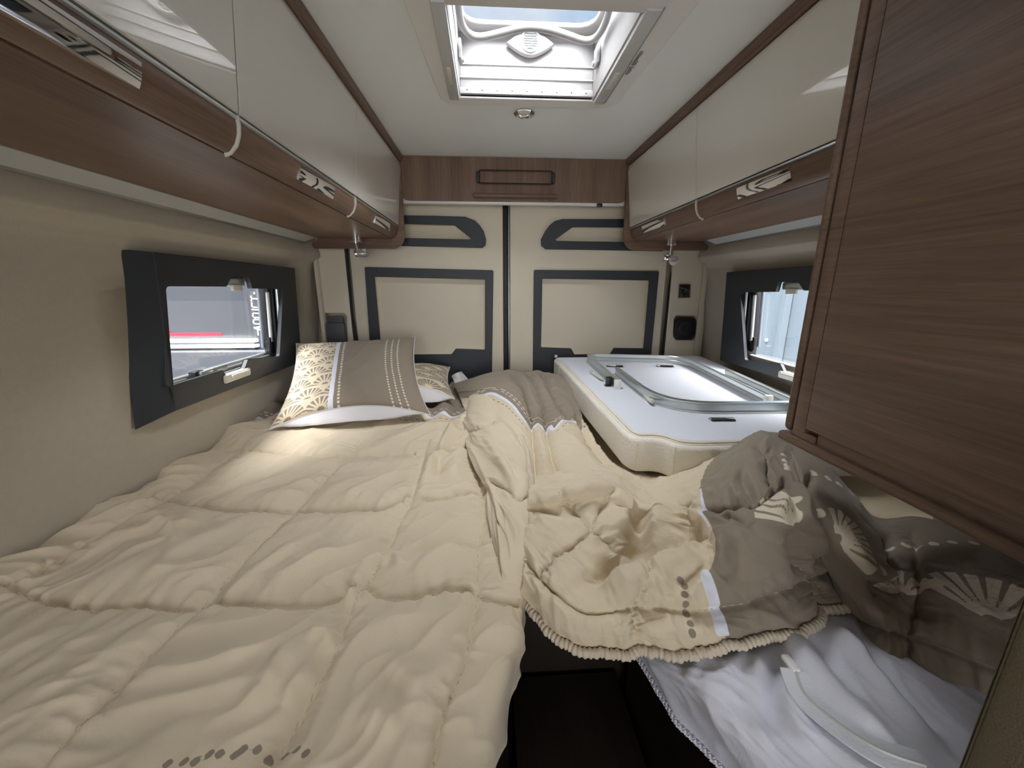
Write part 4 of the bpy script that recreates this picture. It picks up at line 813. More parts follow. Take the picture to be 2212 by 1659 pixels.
# print: head end taupe with two rows of pale dashes, white band, taupe dashes in the cream
yb = [(0.6216, 0.7336), (0.2432, 0.7375)][0][1] * L_.Lv
wav = .006 * np.sin(L_.S * 2 * PI / .085)
L_.taupe = np.maximum(L_.taupe, L_.T - yb - wav); L_.white = np.maximum(L_.white, .008 - np.abs(L_.T - yb - wav))
def dash_row(c, arr, T0, off, step=.021, L=.0062, W=.0028, s0=0, s1=9):
    a = getattr(c, arr); ph = ((c.S + off) / step) % 1 * step - step / 2; d = np.minimum(L - np.abs(ph), W - np.abs(c.T - T0)); d = np.minimum(d, np.minimum(c.S - s0, s1 - c.S)); np.maximum(a, d, out=a)
dash_row(L_, 'taupe', yb - .045, 0); dash_row(L_, 'pale', yb + .030, 0); dash_row(L_, 'pale', yb + .046, .01)
L_.dots('taupe', [(0.5328, 0.1429), (0.5405, 0.1429), (0.5483, 0.1429), (0.556, 0.1467), (0.5637, 0.1467), (0.5753, 0.1467), (0.5792, 0.1506), (0.5907, 0.1506), (0.6023, 0.1467), (0.6139, 0.1467), (0.6255, 0.1467), (0.6371, 0.1429)], .0046)
ld = empty('duvet', (-.4, 1.0, .9), 'large cream quilted duvet spread flat over the left bed', 'duvet', 'printed duvets')
lo = L_.build('cover', M['fabric'], ld)
# stitched seam thread
def stitches(c, lst, parent, m_, r=.0008, step=.006):
    bm = bmesh.new()
    for p in lst:
        pp = sm_poly(p, 10); ln = 0; last = None; pts = []
        for a, b in zip(pp, pp[1:]):
            for k in range(14): pts.append(c.at_uv(min(1, max(0, a[0] + (b[0] - a[0]) * k / 14)), min(1, max(0, a[1] + (b[1] - a[1]) * k / 14))))
        acc = 0; st_ = Vector(pts[0])
        for q_ in pts[1:]:
            v = Vector(q_)
            if (v - st_).length >= step * .6:
                d = v - st_; n = d.cross(Vector((0, 0, 1))).normalized() * r if d.length > 0 else Vector((r, 0, 0)); up2 = Vector((0, 0, r * 1.2))
                if acc % 2 == 0:
                    vs = [bm.verts.new(x) for x in (st_ + n, st_ + up2, st_ - n, v + n, v + up2, v - n)]; bm.faces.new((vs[0], vs[1], vs[4], vs[3])); bm.faces.new((vs[1], vs[2], vs[5], vs[4]))
                acc += 1; st_ = v
    o = from_bm('seam_stitching', bm, m_, parent); o['kind'] = 'stuff'; return o
M['thread'] = mat('seam_thread', (.52, .44, .315, 1), .9)
stitches(L_, [sA, sB, sC, sD, t0, t1_, t2_], ld, M['thread'])

# turned-back side edge of the left duvet
FL = [[(-0.0912, 1.5832, 0.985), (-0.0548, 1.5551, 1.01), (-0.0125, 1.5328, 1.025), (0.0217, 1.5582, 1.01), (0.0445, 1.5571, 0.99)], [(-0.1006, 1.4969, 0.955), (-0.0738, 1.4599, 1.0), (-0.0193, 1.4473, 1.025), (0.027, 1.4472, 1.015), (0.0589, 1.4395, 0.985)], [(-0.0936, 1.3185, 0.95), (-0.0594, 1.2655, 0.985), (-0.0053, 1.2371, 1.01), (0.0443, 1.2395, 1.005), (0.0797, 1.2573, 0.98)], [(-0.0759, 1.1457, 0.95), (-0.0391, 1.096, 0.98), (0.0135, 1.0721, 1.0), (0.0613, 1.0746, 0.995), (0.0946, 1.0932, 0.975)], [(-0.0523, 0.9945, 0.95), (-0.0157, 0.9509, 0.975), (0.03, 0.922, 0.995), (0.0699, 0.9139, 0.99), (0.0939, 0.9258, 0.972)], [(-0.0253, 0.9061, 0.945), (0.0039, 0.8467, 0.968), (0.0406, 0.804, 0.985), (0.0716, 0.7949, 0.982), (0.0899, 0.8065, 0.968)], [(-0.0087, 0.8527, 0.943), (0.0128, 0.7528, 0.965), (0.0354, 0.7035, 0.975), (0.0635, 0.6999, 0.972), (0.0782, 0.7128, 0.96)], [(-0.0045, 0.762, 0.943), (0.0117, 0.6644, 0.958), (0.0291, 0.6321, 0.965), (0.0505, 0.6282, 0.962), (0.0654, 0.6384, 0.952)], [(0.0045, 0.6785, 0.938), (0.0155, 0.616, 0.948), (0.026, 0.5857, 0.952), (0.0405, 0.5828, 0.947), (0.0537, 0.5932, 0.938)], [(0.0153, 0.614, 0.915), (0.0204, 0.571, 0.92), (0.0272, 0.5464, 0.92), (0.036, 0.5381, 0.918), (0.0448, 0.5512, 0.91)]]
F_ = Cloth(FL, .003)
fs = [[(0.0965, 0.2819), (0.39, 0.2819), (0.6062, 0.2355), (0.749, 0.1969)], [(0.1931, 0.556), (0.4247, 0.5714), (0.6293, 0.6023), (0.8919, 0.5907)]]
F_.seams(fs, depth=.010, w=.02, pucker=.0025); F_.puff()
for a in (([(0.332, 0.3127), (0.4402, 0.4363), (0.5212, 0.5251), (0.583, 0.5985)], .010, .010), ([(0.4517, 0.3359), (0.5598, 0.4479), (0.6602, 0.5483)], -.007, .006), ([(0.3282, 0.6371), (0.5521, 0.7066), (0.7413, 0.8224)], .009, .009), ([(0.2046, 0.7181), (0.4247, 0.7722), (0.5637, 0.8919)], -.007, .006)): F_.ridge(*a)
F_.noise(.007, 9, 70, .25, 31); F_.noise(.004, 20, 60, .3, 33); F_.soft(.004, 8, 3)
fo = F_.build('turned_back_edge', M['fabric'], ld, thick=.02)
stitches(F_, fs, ld, M['thread'])
def gathered_piping(c, side, parent, r=.006, u0=0., u1=1., lam=.008, amp=.0012, name='piping', off=(0, 0, 0)):
    """bound edge, ruched: a cord whose radius ripples"""
    n = 500; pts = []
    for i in range(n + 1):
        t = u0 + (u1 - u0) * i / n; uv = {'r': (1, t), 'l': (0, t), 'n': (t, 0), 'f': (t, 1)}[side]; pts.append(Vector(c.at_uv(*uv)) + Vector(off))
    for k in range(6): pts = [pts[0]] + [(pts[i - 1] + pts[i] * 2 + pts[i + 1]) / 4 for i in range(1, n)] + [pts[-1]]
    bm = bmesh.new(); rings = []; s_ = 0
    for i, p in enumerate(pts):
        t = (pts[min(i + 1, n)] - pts[max(i - 1, 0)]).normalized(); a = t.cross(Vector((0, 0, 1))); a = a.normalized() if a.length > 1e-4 else Vector((1, 0, 0)); b = a.cross(t)
        if i: s_ += (p - pts[i - 1]).length
        rings.append([bm.verts.new(p + (a * math.cos(w) + b * math.sin(w)) * (r + amp * math.sin(2 * PI * s_ / lam + .6 * math.sin(w) + 1.3 * math.sin(s_ * 60)))) for w in [2 * PI * j / 10 for j in range(10)]])
    for A_, B_ in zip(rings, rings[1:]):
        for j in range(10): bm.faces.new((A_[j], A_[(j + 1) % 10], B_[(j + 1) % 10], B_[j]))
    bm.faces.new(rings[0]); bm.faces.new(rings[-1][::-1])
    return from_bm(name, bm, M['piping'], parent, True)
gathered_piping(F_, 'r', ld, .0065, amp=.0015, off=(0, 0, .003))

# ------------------------------------------------------------------ RIGHT DUVET: rolled body, heap, dark flap
rd = empty('duvet', (.4, 1.0, .9), 'crumpled cream and taupe duvet heaped on the right bed', 'duvet', 'printed duvets')
RB = [[(-0.1529, 1.7017, 0.99), (-0.0662, 1.6243, 1.035), (0.0329, 1.6114, 1.065), (0.1409, 1.6053, 1.075), (0.2319, 1.6183, 1.065), (0.2964, 1.5821, 1.04), (0.3412, 1.5548, 1.01)], [(-0.1338, 1.634, 0.98), (-0.0539, 1.5385, 1.03), (0.0394, 1.4918, 1.065), (0.1359, 1.4441, 1.075), (0.2154, 1.4355, 1.065), (0.2776, 1.4272, 1.035), (0.3259, 1.4366, 1.0)], [(-0.1124, 1.5422, 0.965), (-0.0338, 1.4487, 1.01), (0.0535, 1.3882, 1.04), (0.1343, 1.3342, 1.05), (0.2098, 1.3341, 1.035), (0.2681, 1.3434, 1.005), (0.3222, 1.3507, 0.975)], [(-0.0866, 1.4078, 0.955), (-0.0073, 1.3392, 0.985), (0.0653, 1.2839, 1.01), (0.1331, 1.2386, 1.015), (0.2057, 1.2499, 1.005), (0.2664, 1.2711, 0.985), (0.3236, 1.2807, 0.96)], [(-0.047, 1.2461, 0.95), (0.0154, 1.2067, 0.97), (0.0754, 1.1887, 0.985), (0.1355, 1.1851, 0.985), (0.2017, 1.1726, 0.985), (0.2673, 1.196, 0.975), (0.3329, 1.224, 0.95)], [(-0.0145, 1.0655, 0.945), (0.0395, 1.0449, 0.96), (0.0853, 1.0292, 0.97), (0.1367, 1.0147, 0.975), (0.1967, 1.0177, 0.975), (0.2632, 1.0437, 0.965), (0.3349, 1.0732, 0.94)], [(0.0042, 0.904, 0.94), (0.0509, 0.8921, 0.95), (0.0917, 0.89, 0.955), (0.1448, 0.891, 0.958), (0.2056, 0.8987, 0.96), (0.2786, 0.9228, 0.955), (0.3677, 0.9597, 0.93)], [(0.0131, 0.7804, 0.925), (0.0549, 0.7793, 0.93), (0.0988, 0.7958, 0.93), (0.1556, 0.8125, 0.93), (0.2291, 0.8204, 0.935), (0.3245, 0.8364, 0.935), (0.4281, 0.8593, 0.925)], [(0.0194, 0.6593, 0.92), (0.0545, 0.644, 0.93), (0.0944, 0.6417, 0.93), (0.1489, 0.6455, 0.935), (0.2267, 0.6624, 0.935), (0.3378, 0.7017, 0.93), (0.4822, 0.7609, 0.92)]]
R_ = Cloth(RB, .0032)
rs_ = [[(0.4286, 0.0386), (0.4595, 0.2548), (0.4826, 0.3668), (0.4942, 0.5019), (0.4402, 0.6486), (0.3745, 0.8108)], [(0.529, 0.0232), (0.5869, 0.2394), (0.6255, 0.3591), (0.61, 0.5019), (0.5907, 0.6409), (0.5676, 0.8224)], [(0.6486, 0.0232), (0.7143, 0.2046), (0.7915, 0.3205), (0.8378, 0.417)], [(0.9266, 0.3977), (0.9459, 0.5985), (0.9575, 0.7066)]]
R_.seams(rs_, depth=.032, w=.026, pucker=.003); R_.puff()
R_.noise(.006, 8, 80, .25, 41); R_.noise(.004, 18, 20, .3, 44); R_.soft(.005, 7, 5)
band = [(0.166, 0.2741), (0.2432, 0.2625), (0.305, 0.3012), (0.3784, 0.3629), (0.4324, 0.4479), (0.4942, 0.5019), (0.5483, 0.4826), (0.6023, 0.5097), (0.6409, 0.4865), (0.668, 0.5212), (0.749, 0.4826), (0.8687, 0.4595), (0.9459, 0.4981)]
R_.region('taupe', band + [(1.1, 0), (1.1, -.1), (-.1, -.1), (-.1, .2)]); R_.line('white', band, .006)
bm_ = np.array(R_.m(band)); dd_, aa_, _ = segdist(R_.S, R_.T, sm_poly(R_.m(band)))
tau_ = R_.taupe > 0
def dash_along(c, arr, off, step, L, W, ph0, side):
    a = getattr(c, arr); ph = ((aa_ + ph0) / step) % 1 * step - step / 2; d = np.minimum(L - np.abs(ph), W - np.abs(dd_ - off)); d = np.where(side, d, -1); np.maximum(a, d, out=a)
dash_along(R_, 'pale', .026, .017, .0055, .0022, 0, tau_); dash_along(R_, 'pale', .038, .017, .0055, .0022, .007, tau_); dash_along(R_, 'taupe', .024, .020, .0055, .0022, 0, ~tau_)
R_.build('rolled_body', M['fabric'], rd, None, .02)
# piped corner peeking out at the head end
hc = [(-0.1003, 1.7736, 1.0), (-0.0813, 1.6337, 1.0), (-0.0584, 1.5411, 1.0), (-0.0312, 1.4974, 1.0), (-0.0167, 1.5387, 1.0), (0.0056, 1.4817, 1.0)]
sweep('head_piping', smoothpath([(a, b, c - .004 * i) for i, (a, b, c) in enumerate(hc)], 5), circ(.006, 8), M['piping'], rd)

HP = [[(0.121, 1.0431, 0.9), (0.2452, 1.0459, 0.91), (0.3772, 1.0229, 0.91), (0.4522, 0.9417, 0.92), (0.5736, 0.9791, 0.94), (0.7478, 1.0674, 0.97), (0.8283, 1.0434, 1.0), (0.8712, 0.9508, 0.98)], [(0.0826, 0.7487, 0.985), (0.1434, 0.7282, 1.012), (0.2435, 0.735, 1.018), (0.3121, 0.7111, 0.985), (0.3784, 0.6954, 1.01), (0.4445, 0.6808, 1.06), (0.5713, 0.7392, 1.105), (0.6305, 0.7136, 1.08)], [(0.074, 0.7295, 0.955), (0.1182, 0.6878, 0.985), (0.2056, 0.6669, 1.005), (0.2825, 0.6648, 0.978), (0.3428, 0.6347, 1.01), (0.3875, 0.5894, 1.055), (0.4698, 0.5943, 1.09), (0.5512, 0.6076, 1.085)], [(0.0643, 0.6657, 0.955), (0.1025, 0.6137, 0.98), (0.1738, 0.595, 0.995), (0.2757, 0.6148, 0.972), (0.3321, 0.5921, 1.0), (0.3712, 0.5442, 1.04), (0.4335, 0.527, 1.07), (0.5142, 0.5357, 1.07)], [(0.0576, 0.6108, 0.955), (0.0973, 0.5526, 0.975), (0.1676, 0.5497, 0.965), (0.2498, 0.568, 0.965), (0.3026, 0.5313, 1.0), (0.3506, 0.4946, 1.03), (0.4235, 0.4921, 1.045), (0.5308, 0.5183, 1.03)], [(0.0531, 0.5687, 0.955), (0.1017, 0.5088, 0.965), (0.1658, 0.5125, 0.955), (0.2234, 0.5001, 0.975), (0.2852, 0.4878, 0.985), (0.345, 0.4669, 1.0), (0.4271, 0.4694, 1.01), (0.5473, 0.5067, 0.995)], [(0.0517, 0.5527, 0.95), (0.1009, 0.4828, 0.955), (0.1613, 0.4703, 0.952), (0.2206, 0.4697, 0.955), (0.2841, 0.4617, 0.955), (0.3483, 0.4524, 0.962), (0.442, 0.465, 0.968), (0.5726, 0.5128, 0.958)], [(0.0529, 0.5548, 0.925), (0.0971, 0.4767, 0.93), (0.158, 0.4545, 0.93), (0.2182, 0.4495, 0.93), (0.2776, 0.4384, 0.938), (0.3501, 0.4402, 0.944), (0.4416, 0.4549, 0.946), (0.5678, 0.4984, 0.944)], [(0.0553, 0.5622, 0.905), (0.1017, 0.4865, 0.905), (0.163, 0.4618, 0.905), (0.225, 0.4532, 0.908), (0.286, 0.4435, 0.918), (0.3578, 0.4432, 0.928), (0.4483, 0.457, 0.93), (0.5628, 0.4915, 0.93)]]
H_ = Cloth(HP, .003)
hs_ = [[(0.0, 0.5444), (0.0579, 0.6178), (0.139, 0.6795), (0.2201, 0.7452), (0.2857, 0.7413), (0.3977, 0.7413), (0.529, 0.7452), (0.6718, 0.749), (0.7761, 0.7375), (0.8571, 0.7413), (0.9344, 0.7375), (0.9961, 0.7259)],
       [(0.1506, 0.1544), (0.2201, 0.2587), (0.2896, 0.3359), (0.332, 0.3938), (0.3784, 0.4903)], [(0.0579, 0.6178), (0.166, 0.4633), (0.2432, 0.3977), (0.2896, 0.332), (0.3012, 0.2471), (0.3205, 0.1544)],
       [(0.6178, 0.2162), (0.61, 0.3398), (0.5792, 0.4556)], [(0.3977, 0.7413), (0.4672, 0.6332), (0.5328, 0.4942), (0.5869, 0.4208), (0.6757, 0.4402), (0.695, 0.5174)],
       [(0.3977, 0.749), (0.4054, 0.8147), (0.4093, 0.8919)], [(0.8417, 0.139), (0.8919, 0.1815), (0.8958, 0.2432), (0.9151, 0.2896)], [(0.9151, 0.2896), (0.834, 0.3243), (0.7568, 0.2857), (0.6988, 0.2741)],
       [(1.0, 0.583), (0.9498, 0.6718), (0.9575, 0.8726)], [(0.9112, 0.5907), (0.9344, 0.7375), (0.9498, 1.0)]]
H_.seams(hs_, depth=.016, w=.022, pucker=.0035, lam=.026, seed=4); H_.puff()
for a in (([(0.4363, 0.1699), (0.4131, 0.3475), (0.444, 0.4903), (0.39, 0.5367)], -.026, .020), ([(0.2278, 0.5753), (0.3436, 0.556), (0.4556, 0.5328), (0.5174, 0.4826)], -.018, .016), ([(0.2432, 0.695), (0.3552, 0.6371), (0.471, 0.5907), (0.5792, 0.4672)], .014, .018),
          ([(0.6988, 0.4556), (0.668, 0.5367), (0.5907, 0.6062), (0.5174, 0.6062)], -.016, .014), ([(0.6564, 0.278), (0.6911, 0.3822), (0.695, 0.4981)], .016, .016), ([(0.6718, 0.5637), (0.6178, 0.6448), (0.5753, 0.7104)], .010, .012),
          ([(0.7876, 0.1892), (0.8185, 0.2664), (0.8378, 0.332)], -.012, .010), ([(0.7606, 0.1853), (0.7954, 0.2896), (0.8263, 0.3359)], .012, .010), ([(0.7336, 0.3089), (0.7722, 0.3745), (0.8069, 0.4093)], -.014, .010), ([(0.8108, 0.4015), (0.749, 0.444), (0.7066, 0.5097), (0.6834, 0.5946)], .020, .016),
          ([(0.8417, 0.39), (0.7799, 0.4324), (0.7259, 0.471)], -.008, .008), ([(0.9073, 0.2934), (0.9228, 0.3398), (0.888, 0.3822)], .016, .012), ([(0.9653, 0.2703), (0.9768, 0.3552), (0.9421, 0.4479)], .016, .013), ([(0.9614, 0.2432), (0.9305, 0.3127)], -.014, .010),
          ([(0.9112, 0.4479), (0.9189, 0.5521), (0.9035, 0.5985), (0.9266, 0.668)], -.018, .013), ([(0.9846, 0.3938), (0.973, 0.5212), (0.9884, 0.6178)], .014, .016), ([(0.1429, 0.2394), (0.2162, 0.3205), (0.2432, 0.3629)], -.008, .010), ([(0.3127, 0.3243), (0.3977, 0.3205), (0.4556, 0.3977)], .012, .014),
          ([(0.2201, 0.417), (0.3166, 0.4556), (0.3745, 0.5328)], .010, .014), ([(0.0734, 0.2703), (0.1699, 0.3552), (0.2201, 0.39)], .008, .012), ([(0.471, 0.5714), (0.5097, 0.6718), (0.5135, 0.7336)], -.006, .008), ([(0.6988, 0.6409), (0.7992, 0.6371), (0.8958, 0.6486)], .008, .02)):
    H_.ridge(a[0], a[1] * 1.1, a[2])
for a in (([(0.0502, 0.1699), (0.1892, 0.1699), (0.3012, 0.166), (0.3822, 0.2046), (0.3822, 0.3784)], .022, .024), ([(0.1197, 0.4131), (0.1853, 0.4903), (0.2394, 0.6023)], .012, .026), ([(0.7606, 0.471), (0.6718, 0.5174), (0.5483, 0.5637), (0.4208, 0.6448), (0.3089, 0.6988)], .022, .020),
          ([(0.3127, 0.556), (0.4054, 0.5521), (0.4865, 0.4903), (0.5367, 0.4093)], -.018, .012), ([(0.5444, 0.1583), (0.5135, 0.305), (0.4556, 0.3977)], .018, .016), ([(0.3745, 0.4942), (0.417, 0.4324), (0.4479, 0.251)], -.012, .010), ([(0.6564, 0.1853), (0.6795, 0.2973), (0.6332, 0.4015)], .012, .012)):
    H_.ridge(*a)
H_.noise(.006, 8, 30, .35, 51, .5); H_.noise(.005, 17, 60, .3, 57, .5); H_.noise(.0025, 34, 40, .4, 58); H_.soft(.004, 9, 7)
tb_ = [(0.7181, 0.0077), (0.668, 0.0849), (0.6757, 0.166), (0.6873, 0.2741), (0.7027, 0.4093), (0.7066, 0.4903), (0.6873, 0.5483), (0.6641, 0.5946), (0.668, 0.6371), (0.6795, 0.749), (0.6757, 0.9421)]
H_.region('taupe', [(tb_[0][0], -.1)] + tb_ + [(tb_[-1][0], 1.1), (1.2, 1.1), (1.2, -.1)])
H_.line('white', [(0.6564, 0.6062), (0.668, 0.6873), (0.6757, 0.7722), (0.6718, 0.8996)], .0095)
H_.line('white', [(0.6795, 0.1622), (0.6873, 0.2625), (0.695, 0.4093)], .0022)
H_.dots('taupe', [(0.5753, 0.6178), (0.583, 0.6448), (0.5792, 0.6795), (0.5792, 0.722), (0.5792, 0.7606), (0.583, 0.8108), (0.583, 0.8649)], .0050)
H_.dots('pale', [(0.9537, 0.166), (0.9614, 0.1853), (0.9653, 0.2008), (0.9653, 0.2162), (0.9537, 0.3475)], .0062)
H_.fan('pale', [(0.9344, 0.4479)][0], .060, -112, 105, 5)
ho_ = H_.build('heap', M['fabric'], rd, None, .012)
stitches(H_, hs_, rd, M['thread'])
gathered_piping(H_, 'f', rd, .0068, lam=.0075, amp=.0010, off=(0, -.007, -.003))

DF = [[(0.7091, 0.8424, 1.05), (0.7333, 0.7738, 1.05), (0.7398, 0.6893, 1.01), (0.7783, 0.6554, 0.96), (0.8812, 0.6653, 0.955), (0.9203, 0.6085, 0.96), (0.9544, 0.5214, 0.96), (0.9598, 0.4435, 0.96)], [(0.5847, 0.662, 1.09), (0.6424, 0.6631, 1.08), (0.6439, 0.5912, 1.045), (0.7103, 0.5888, 0.99), (0.7966, 0.5939, 0.985), (0.8434, 0.5477, 0.985), (0.8693, 0.4686, 0.985), (0.8747, 0.3964, 0.985)], [(0.5215, 0.5468, 1.08), (0.5699, 0.5536, 1.07), (0.5864, 0.5117, 1.045), (0.653, 0.5232, 0.995), (0.7212, 0.5245, 1.0), (0.7585, 0.4827, 1.0), (0.7761, 0.4108, 1.0), (0.7957, 0.3524, 0.99)], [(0.5238, 0.5176, 1.035), (0.5383, 0.4935, 1.035), (0.5607, 0.4691, 1.02), (0.6301, 0.4893, 0.975), (0.6697, 0.4743, 0.99), (0.7073, 0.4399, 0.985), (0.7309, 0.3819, 0.985), (0.7485, 0.3265, 0.98)], [(0.5479, 0.5138, 0.985), (0.5558, 0.4869, 0.985), (0.5714, 0.4635, 0.975), (0.6036, 0.4552, 0.96), (0.6393, 0.4391, 0.965), (0.6695, 0.4088, 0.965), (0.7, 0.3619, 0.96), (0.7097, 0.3061, 0.96)], [(0.5573, 0.5016, 0.955), (0.5596, 0.4685, 0.95), (0.5623, 0.438, 0.95), (0.5799, 0.4205, 0.948), (0.6084, 0.4063, 0.95), (0.6448, 0.3851, 0.945), (0.6714, 0.3433, 0.945), (0.6819, 0.2912, 0.945)], [(0.5702, 0.5003, 0.915), (0.5652, 0.4599, 0.915), (0.5653, 0.4292, 0.915), (0.5818, 0.4082, 0.915), (0.6049, 0.3923, 0.915), (0.6423, 0.3728, 0.912), (0.6731, 0.3388, 0.912), (0.6834, 0.2877, 0.912)], [(0.568, 0.497, 0.9), (0.5626, 0.456, 0.9), (0.5657, 0.4275, 0.9), (0.5836, 0.4076, 0.9), (0.608, 0.3925, 0.9), (0.6439, 0.3722, 0.9), (0.6758, 0.3391, 0.9), (0.6831, 0.2863, 0.9)]]
D_ = Cloth(DF, .0032)
ds_ = [[(0.5444, 0.1583), (0.5483, 0.2587), (0.5405, 0.4093), (0.5367, 0.5598), (0.4865, 0.7297), (0.4633, 0.9073)], [(0.0541, 0.8996), (0.2896, 0.7992), (0.4788, 0.7645), (0.6525, 0.7645), (0.7375, 0.7722), (0.8687, 0.7761)], [(0.4286, 0.2085), (0.4208, 0.3166), (0.4208, 0.444), (0.3166, 0.5676)]]
D_.seams(ds_, depth=.016, w=.024, pucker=.003); D_.puff()
for a in (([(0.3475, 0.1931), (0.3822, 0.2896), (0.3861, 0.4054), (0.2896, 0.556)], .012, .014), ([(0.4556, 0.1699), (0.4363, 0.3127), (0.3861, 0.4826)], -.014, .010), ([(0.3359, 0.4324), (0.4479, 0.4131), (0.5019, 0.471)], .012, .012), ([(0.2548, 0.5753), (0.3552, 0.5019), (0.4556, 0.5405)], -.010, .009), ([(0.0849, 0.1892), (0.0, 0.2703), (0.0154, 0.4131)], -.014, .008)): D_.ridge(*a)
D_.noise(.007, 7, 25, .35, 61); D_.noise(.004, 16, 60, .35, 63); D_.soft(.005, 7, 9)
D_.region('taupe', [(-.2, -.2), (1.2, -.2), (1.2, 1.2), (-.2, 1.2)])
D_.dots('pale', [(0.0811, 0.2046), (0.1467, 0.2085), (0.2046, 0.1815), (0.2741, 0.0965), (0.0386, 0.3359), (0.4093, 0.2625), (0.4633, 0.2317), (0.5097, 0.2432), (0.556, 0.2548), (0.61, 0.2432), (0.6602, 0.2162), (0.7104, 0.1892), (0.332, 0.4324), (0.3861, 0.4015), (0.6062, 0.4556)], .0068)
D_.fan('pale', [(0.1236, 0.417)][0], .052, -50, 160, 10)
D_.fan('pale', [(0.4749, 0.5405)][0], .045, -90, 150, 7); D_.fan('pale', [(0.7568, 0.5444)][0], .080, -112, 120, 7)
D_.build('dark_flap', M['fabric'], rd, None, .01)

# ------------------------------------------------------------------ white jersey sheet bunched at the foot of the right bed
WS = [[(0.2472, 0.6121, 0.8), (0.2509, 0.5511, 0.87), (0.2863, 0.533, 0.895), (0.3768, 0.5225, 0.9), (0.4711, 0.511, 0.915), (0.559, 0.5205, 0.92), (0.6305, 0.5225, 0.905), (0.6463, 0.4528, 0.9), (0.7037, 0.4034, 0.9), (0.7515, 0.3432, 0.9)], [(0.2388, 0.5564, 0.8), (0.247, 0.5047, 0.865), (0.2771, 0.479, 0.895), (0.3532, 0.4699, 0.9), (0.4382, 0.4673, 0.915), (0.4994, 0.4667, 0.925), (0.5628, 0.4629, 0.912), (0.6005, 0.4196, 0.905), (0.6701, 0.3783, 0.9), (0.7115, 0.3183, 0.9)], [(0.2455, 0.5073, 0.8), (0.2514, 0.456, 0.865), (0.2792, 0.4356, 0.893), (0.3405, 0.426, 0.9), (0.4058, 0.4159, 0.918), (0.4708, 0.406, 0.925), (0.5356, 0.4065, 0.912), (0.5852, 0.3761, 0.905), (0.6476, 0.338, 0.9), (0.6883, 0.286, 0.9)], [(0.2598, 0.4497, 0.8), (0.2666, 0.41, 0.865), (0.2906, 0.3946, 0.893), (0.3442, 0.386, 0.9), (0.3948, 0.369, 0.918), (0.4599, 0.3597, 0.925), (0.5249, 0.356, 0.912), (0.5716, 0.3334, 0.905), (0.6272, 0.2987, 0.9), (0.6668, 0.2541, 0.9)], [(0.2772, 0.4008, 0.8), (0.2849, 0.3674, 0.865), (0.3037, 0.3543, 0.893), (0.3529, 0.3465, 0.9), (0.3987, 0.3311, 0.918), (0.4566, 0.3208, 0.925), (0.5187, 0.3162, 0.912), (0.5652, 0.2968, 0.905), (0.6148, 0.265, 0.9), (0.6518, 0.223, 0.9)], [(0.2986, 0.357, 0.8), (0.3041, 0.328, 0.865), (0.3207, 0.3174, 0.893), (0.3643, 0.3104, 0.9), (0.4065, 0.2947, 0.918), (0.4602, 0.2837, 0.925), (0.5159, 0.2779, 0.912), (0.5595, 0.2614, 0.905), (0.6035, 0.2325, 0.9), (0.6338, 0.1938, 0.9)], [(0.321, 0.3005, 0.8), (0.3227, 0.2781, 0.865), (0.3387, 0.2696, 0.893), (0.3773, 0.2635, 0.9), (0.4155, 0.2496, 0.918), (0.4667, 0.2393, 0.925), (0.5226, 0.2344, 0.912), (0.5601, 0.2195, 0.905), (0.6006, 0.1957, 0.9), (0.6316, 0.1609, 0.9)]]
W_ = Cloth(WS, .0035)
W_.h -= .004
for a in (([(0.4672, 0.1506), (0.4942, 0.3514), (0.5097, 0.529), (0.5174, 0.7181), (0.5251, 0.8726)], .016, .020), ([(0.5907, 0.1544), (0.6293, 0.3359), (0.6332, 0.5714), (0.6448, 0.7992)], .014, .016), ([(0.4556, 0.2278), (0.4286, 0.3668), (0.3629, 0.529), (0.2587, 0.7568)], -.012, .012), ([(0.4208, 0.2394), (0.3784, 0.4054), (0.278, 0.6795), (0.1815, 0.8456)], .010, .012),
          ([(0.5174, 0.1969), (0.5405, 0.39), (0.5405, 0.6023)], -.010, .010), ([(0.6602, 0.2857), (0.6641, 0.471), (0.6795, 0.6795)], -.014, .010), ([(0.3629, 0.2664), (0.278, 0.4517), (0.1583, 0.6139)], .008, .014), ([(0.2973, 0.2239), (0.2355, 0.3668), (0.1467, 0.4595)], .007, .010), ([(0.4208, 0.4826), (0.3668, 0.6795), (0.3243, 0.8571)], .010, .012)):
    W_.ridge(*a)
W_.noise(.007, 7, 100, .25, 71, .5); W_.noise(.003, 15, 70, .35, 75, .6); W_.noise(.002, 34, 90, .4, 78); W_.soft(.004, 7, 2)
ws = empty('white_sheet', (.6, .4, .89), 'bunched white jersey mattress cover with long zip at the lower right', 'sheet')
W_.build('cloth', M['sheetw'], ws)
zp = [(0.4517, 0.4286), (0.4402, 0.4903), (0.4324, 0.5598), (0.4363, 0.6293), (0.4479, 0.7104), (0.4595, 0.7915), (0.4865, 0.8456), (0.5405, 0.8764)]
zc = [Vector(W_.at_uv(*p)) + Vector((0, 0, .006)) for p in sm_poly(zp, 8)]
for _k in range(25): zc = [zc[0]] + [(zc[i - 1] + zc[i] * 2 + zc[i + 1]) / 4 for i in range(1, len(zc) - 1)] + [zc[-1]]
sweep('zip_tape', zc, [(-.017, -.001), (.017, -.001), (.017, .0012), (.005, .003), (-.005, .003), (-.017, .0012)], M['matt_top'], ws)
sweep('zip_teeth', [p + Vector((0, 0, .003)) for p in zc], circ(.0022, 6), M['rail'], ws)
e = zc[0]; bm = bmesh.new(); add_box(bm, (e.x - .006, e.y - .004, e.z), (e.x + .006, e.y + .020, e.z + .007), .003); auto(from_bm('zip_pull', bm, M['white'], ws))
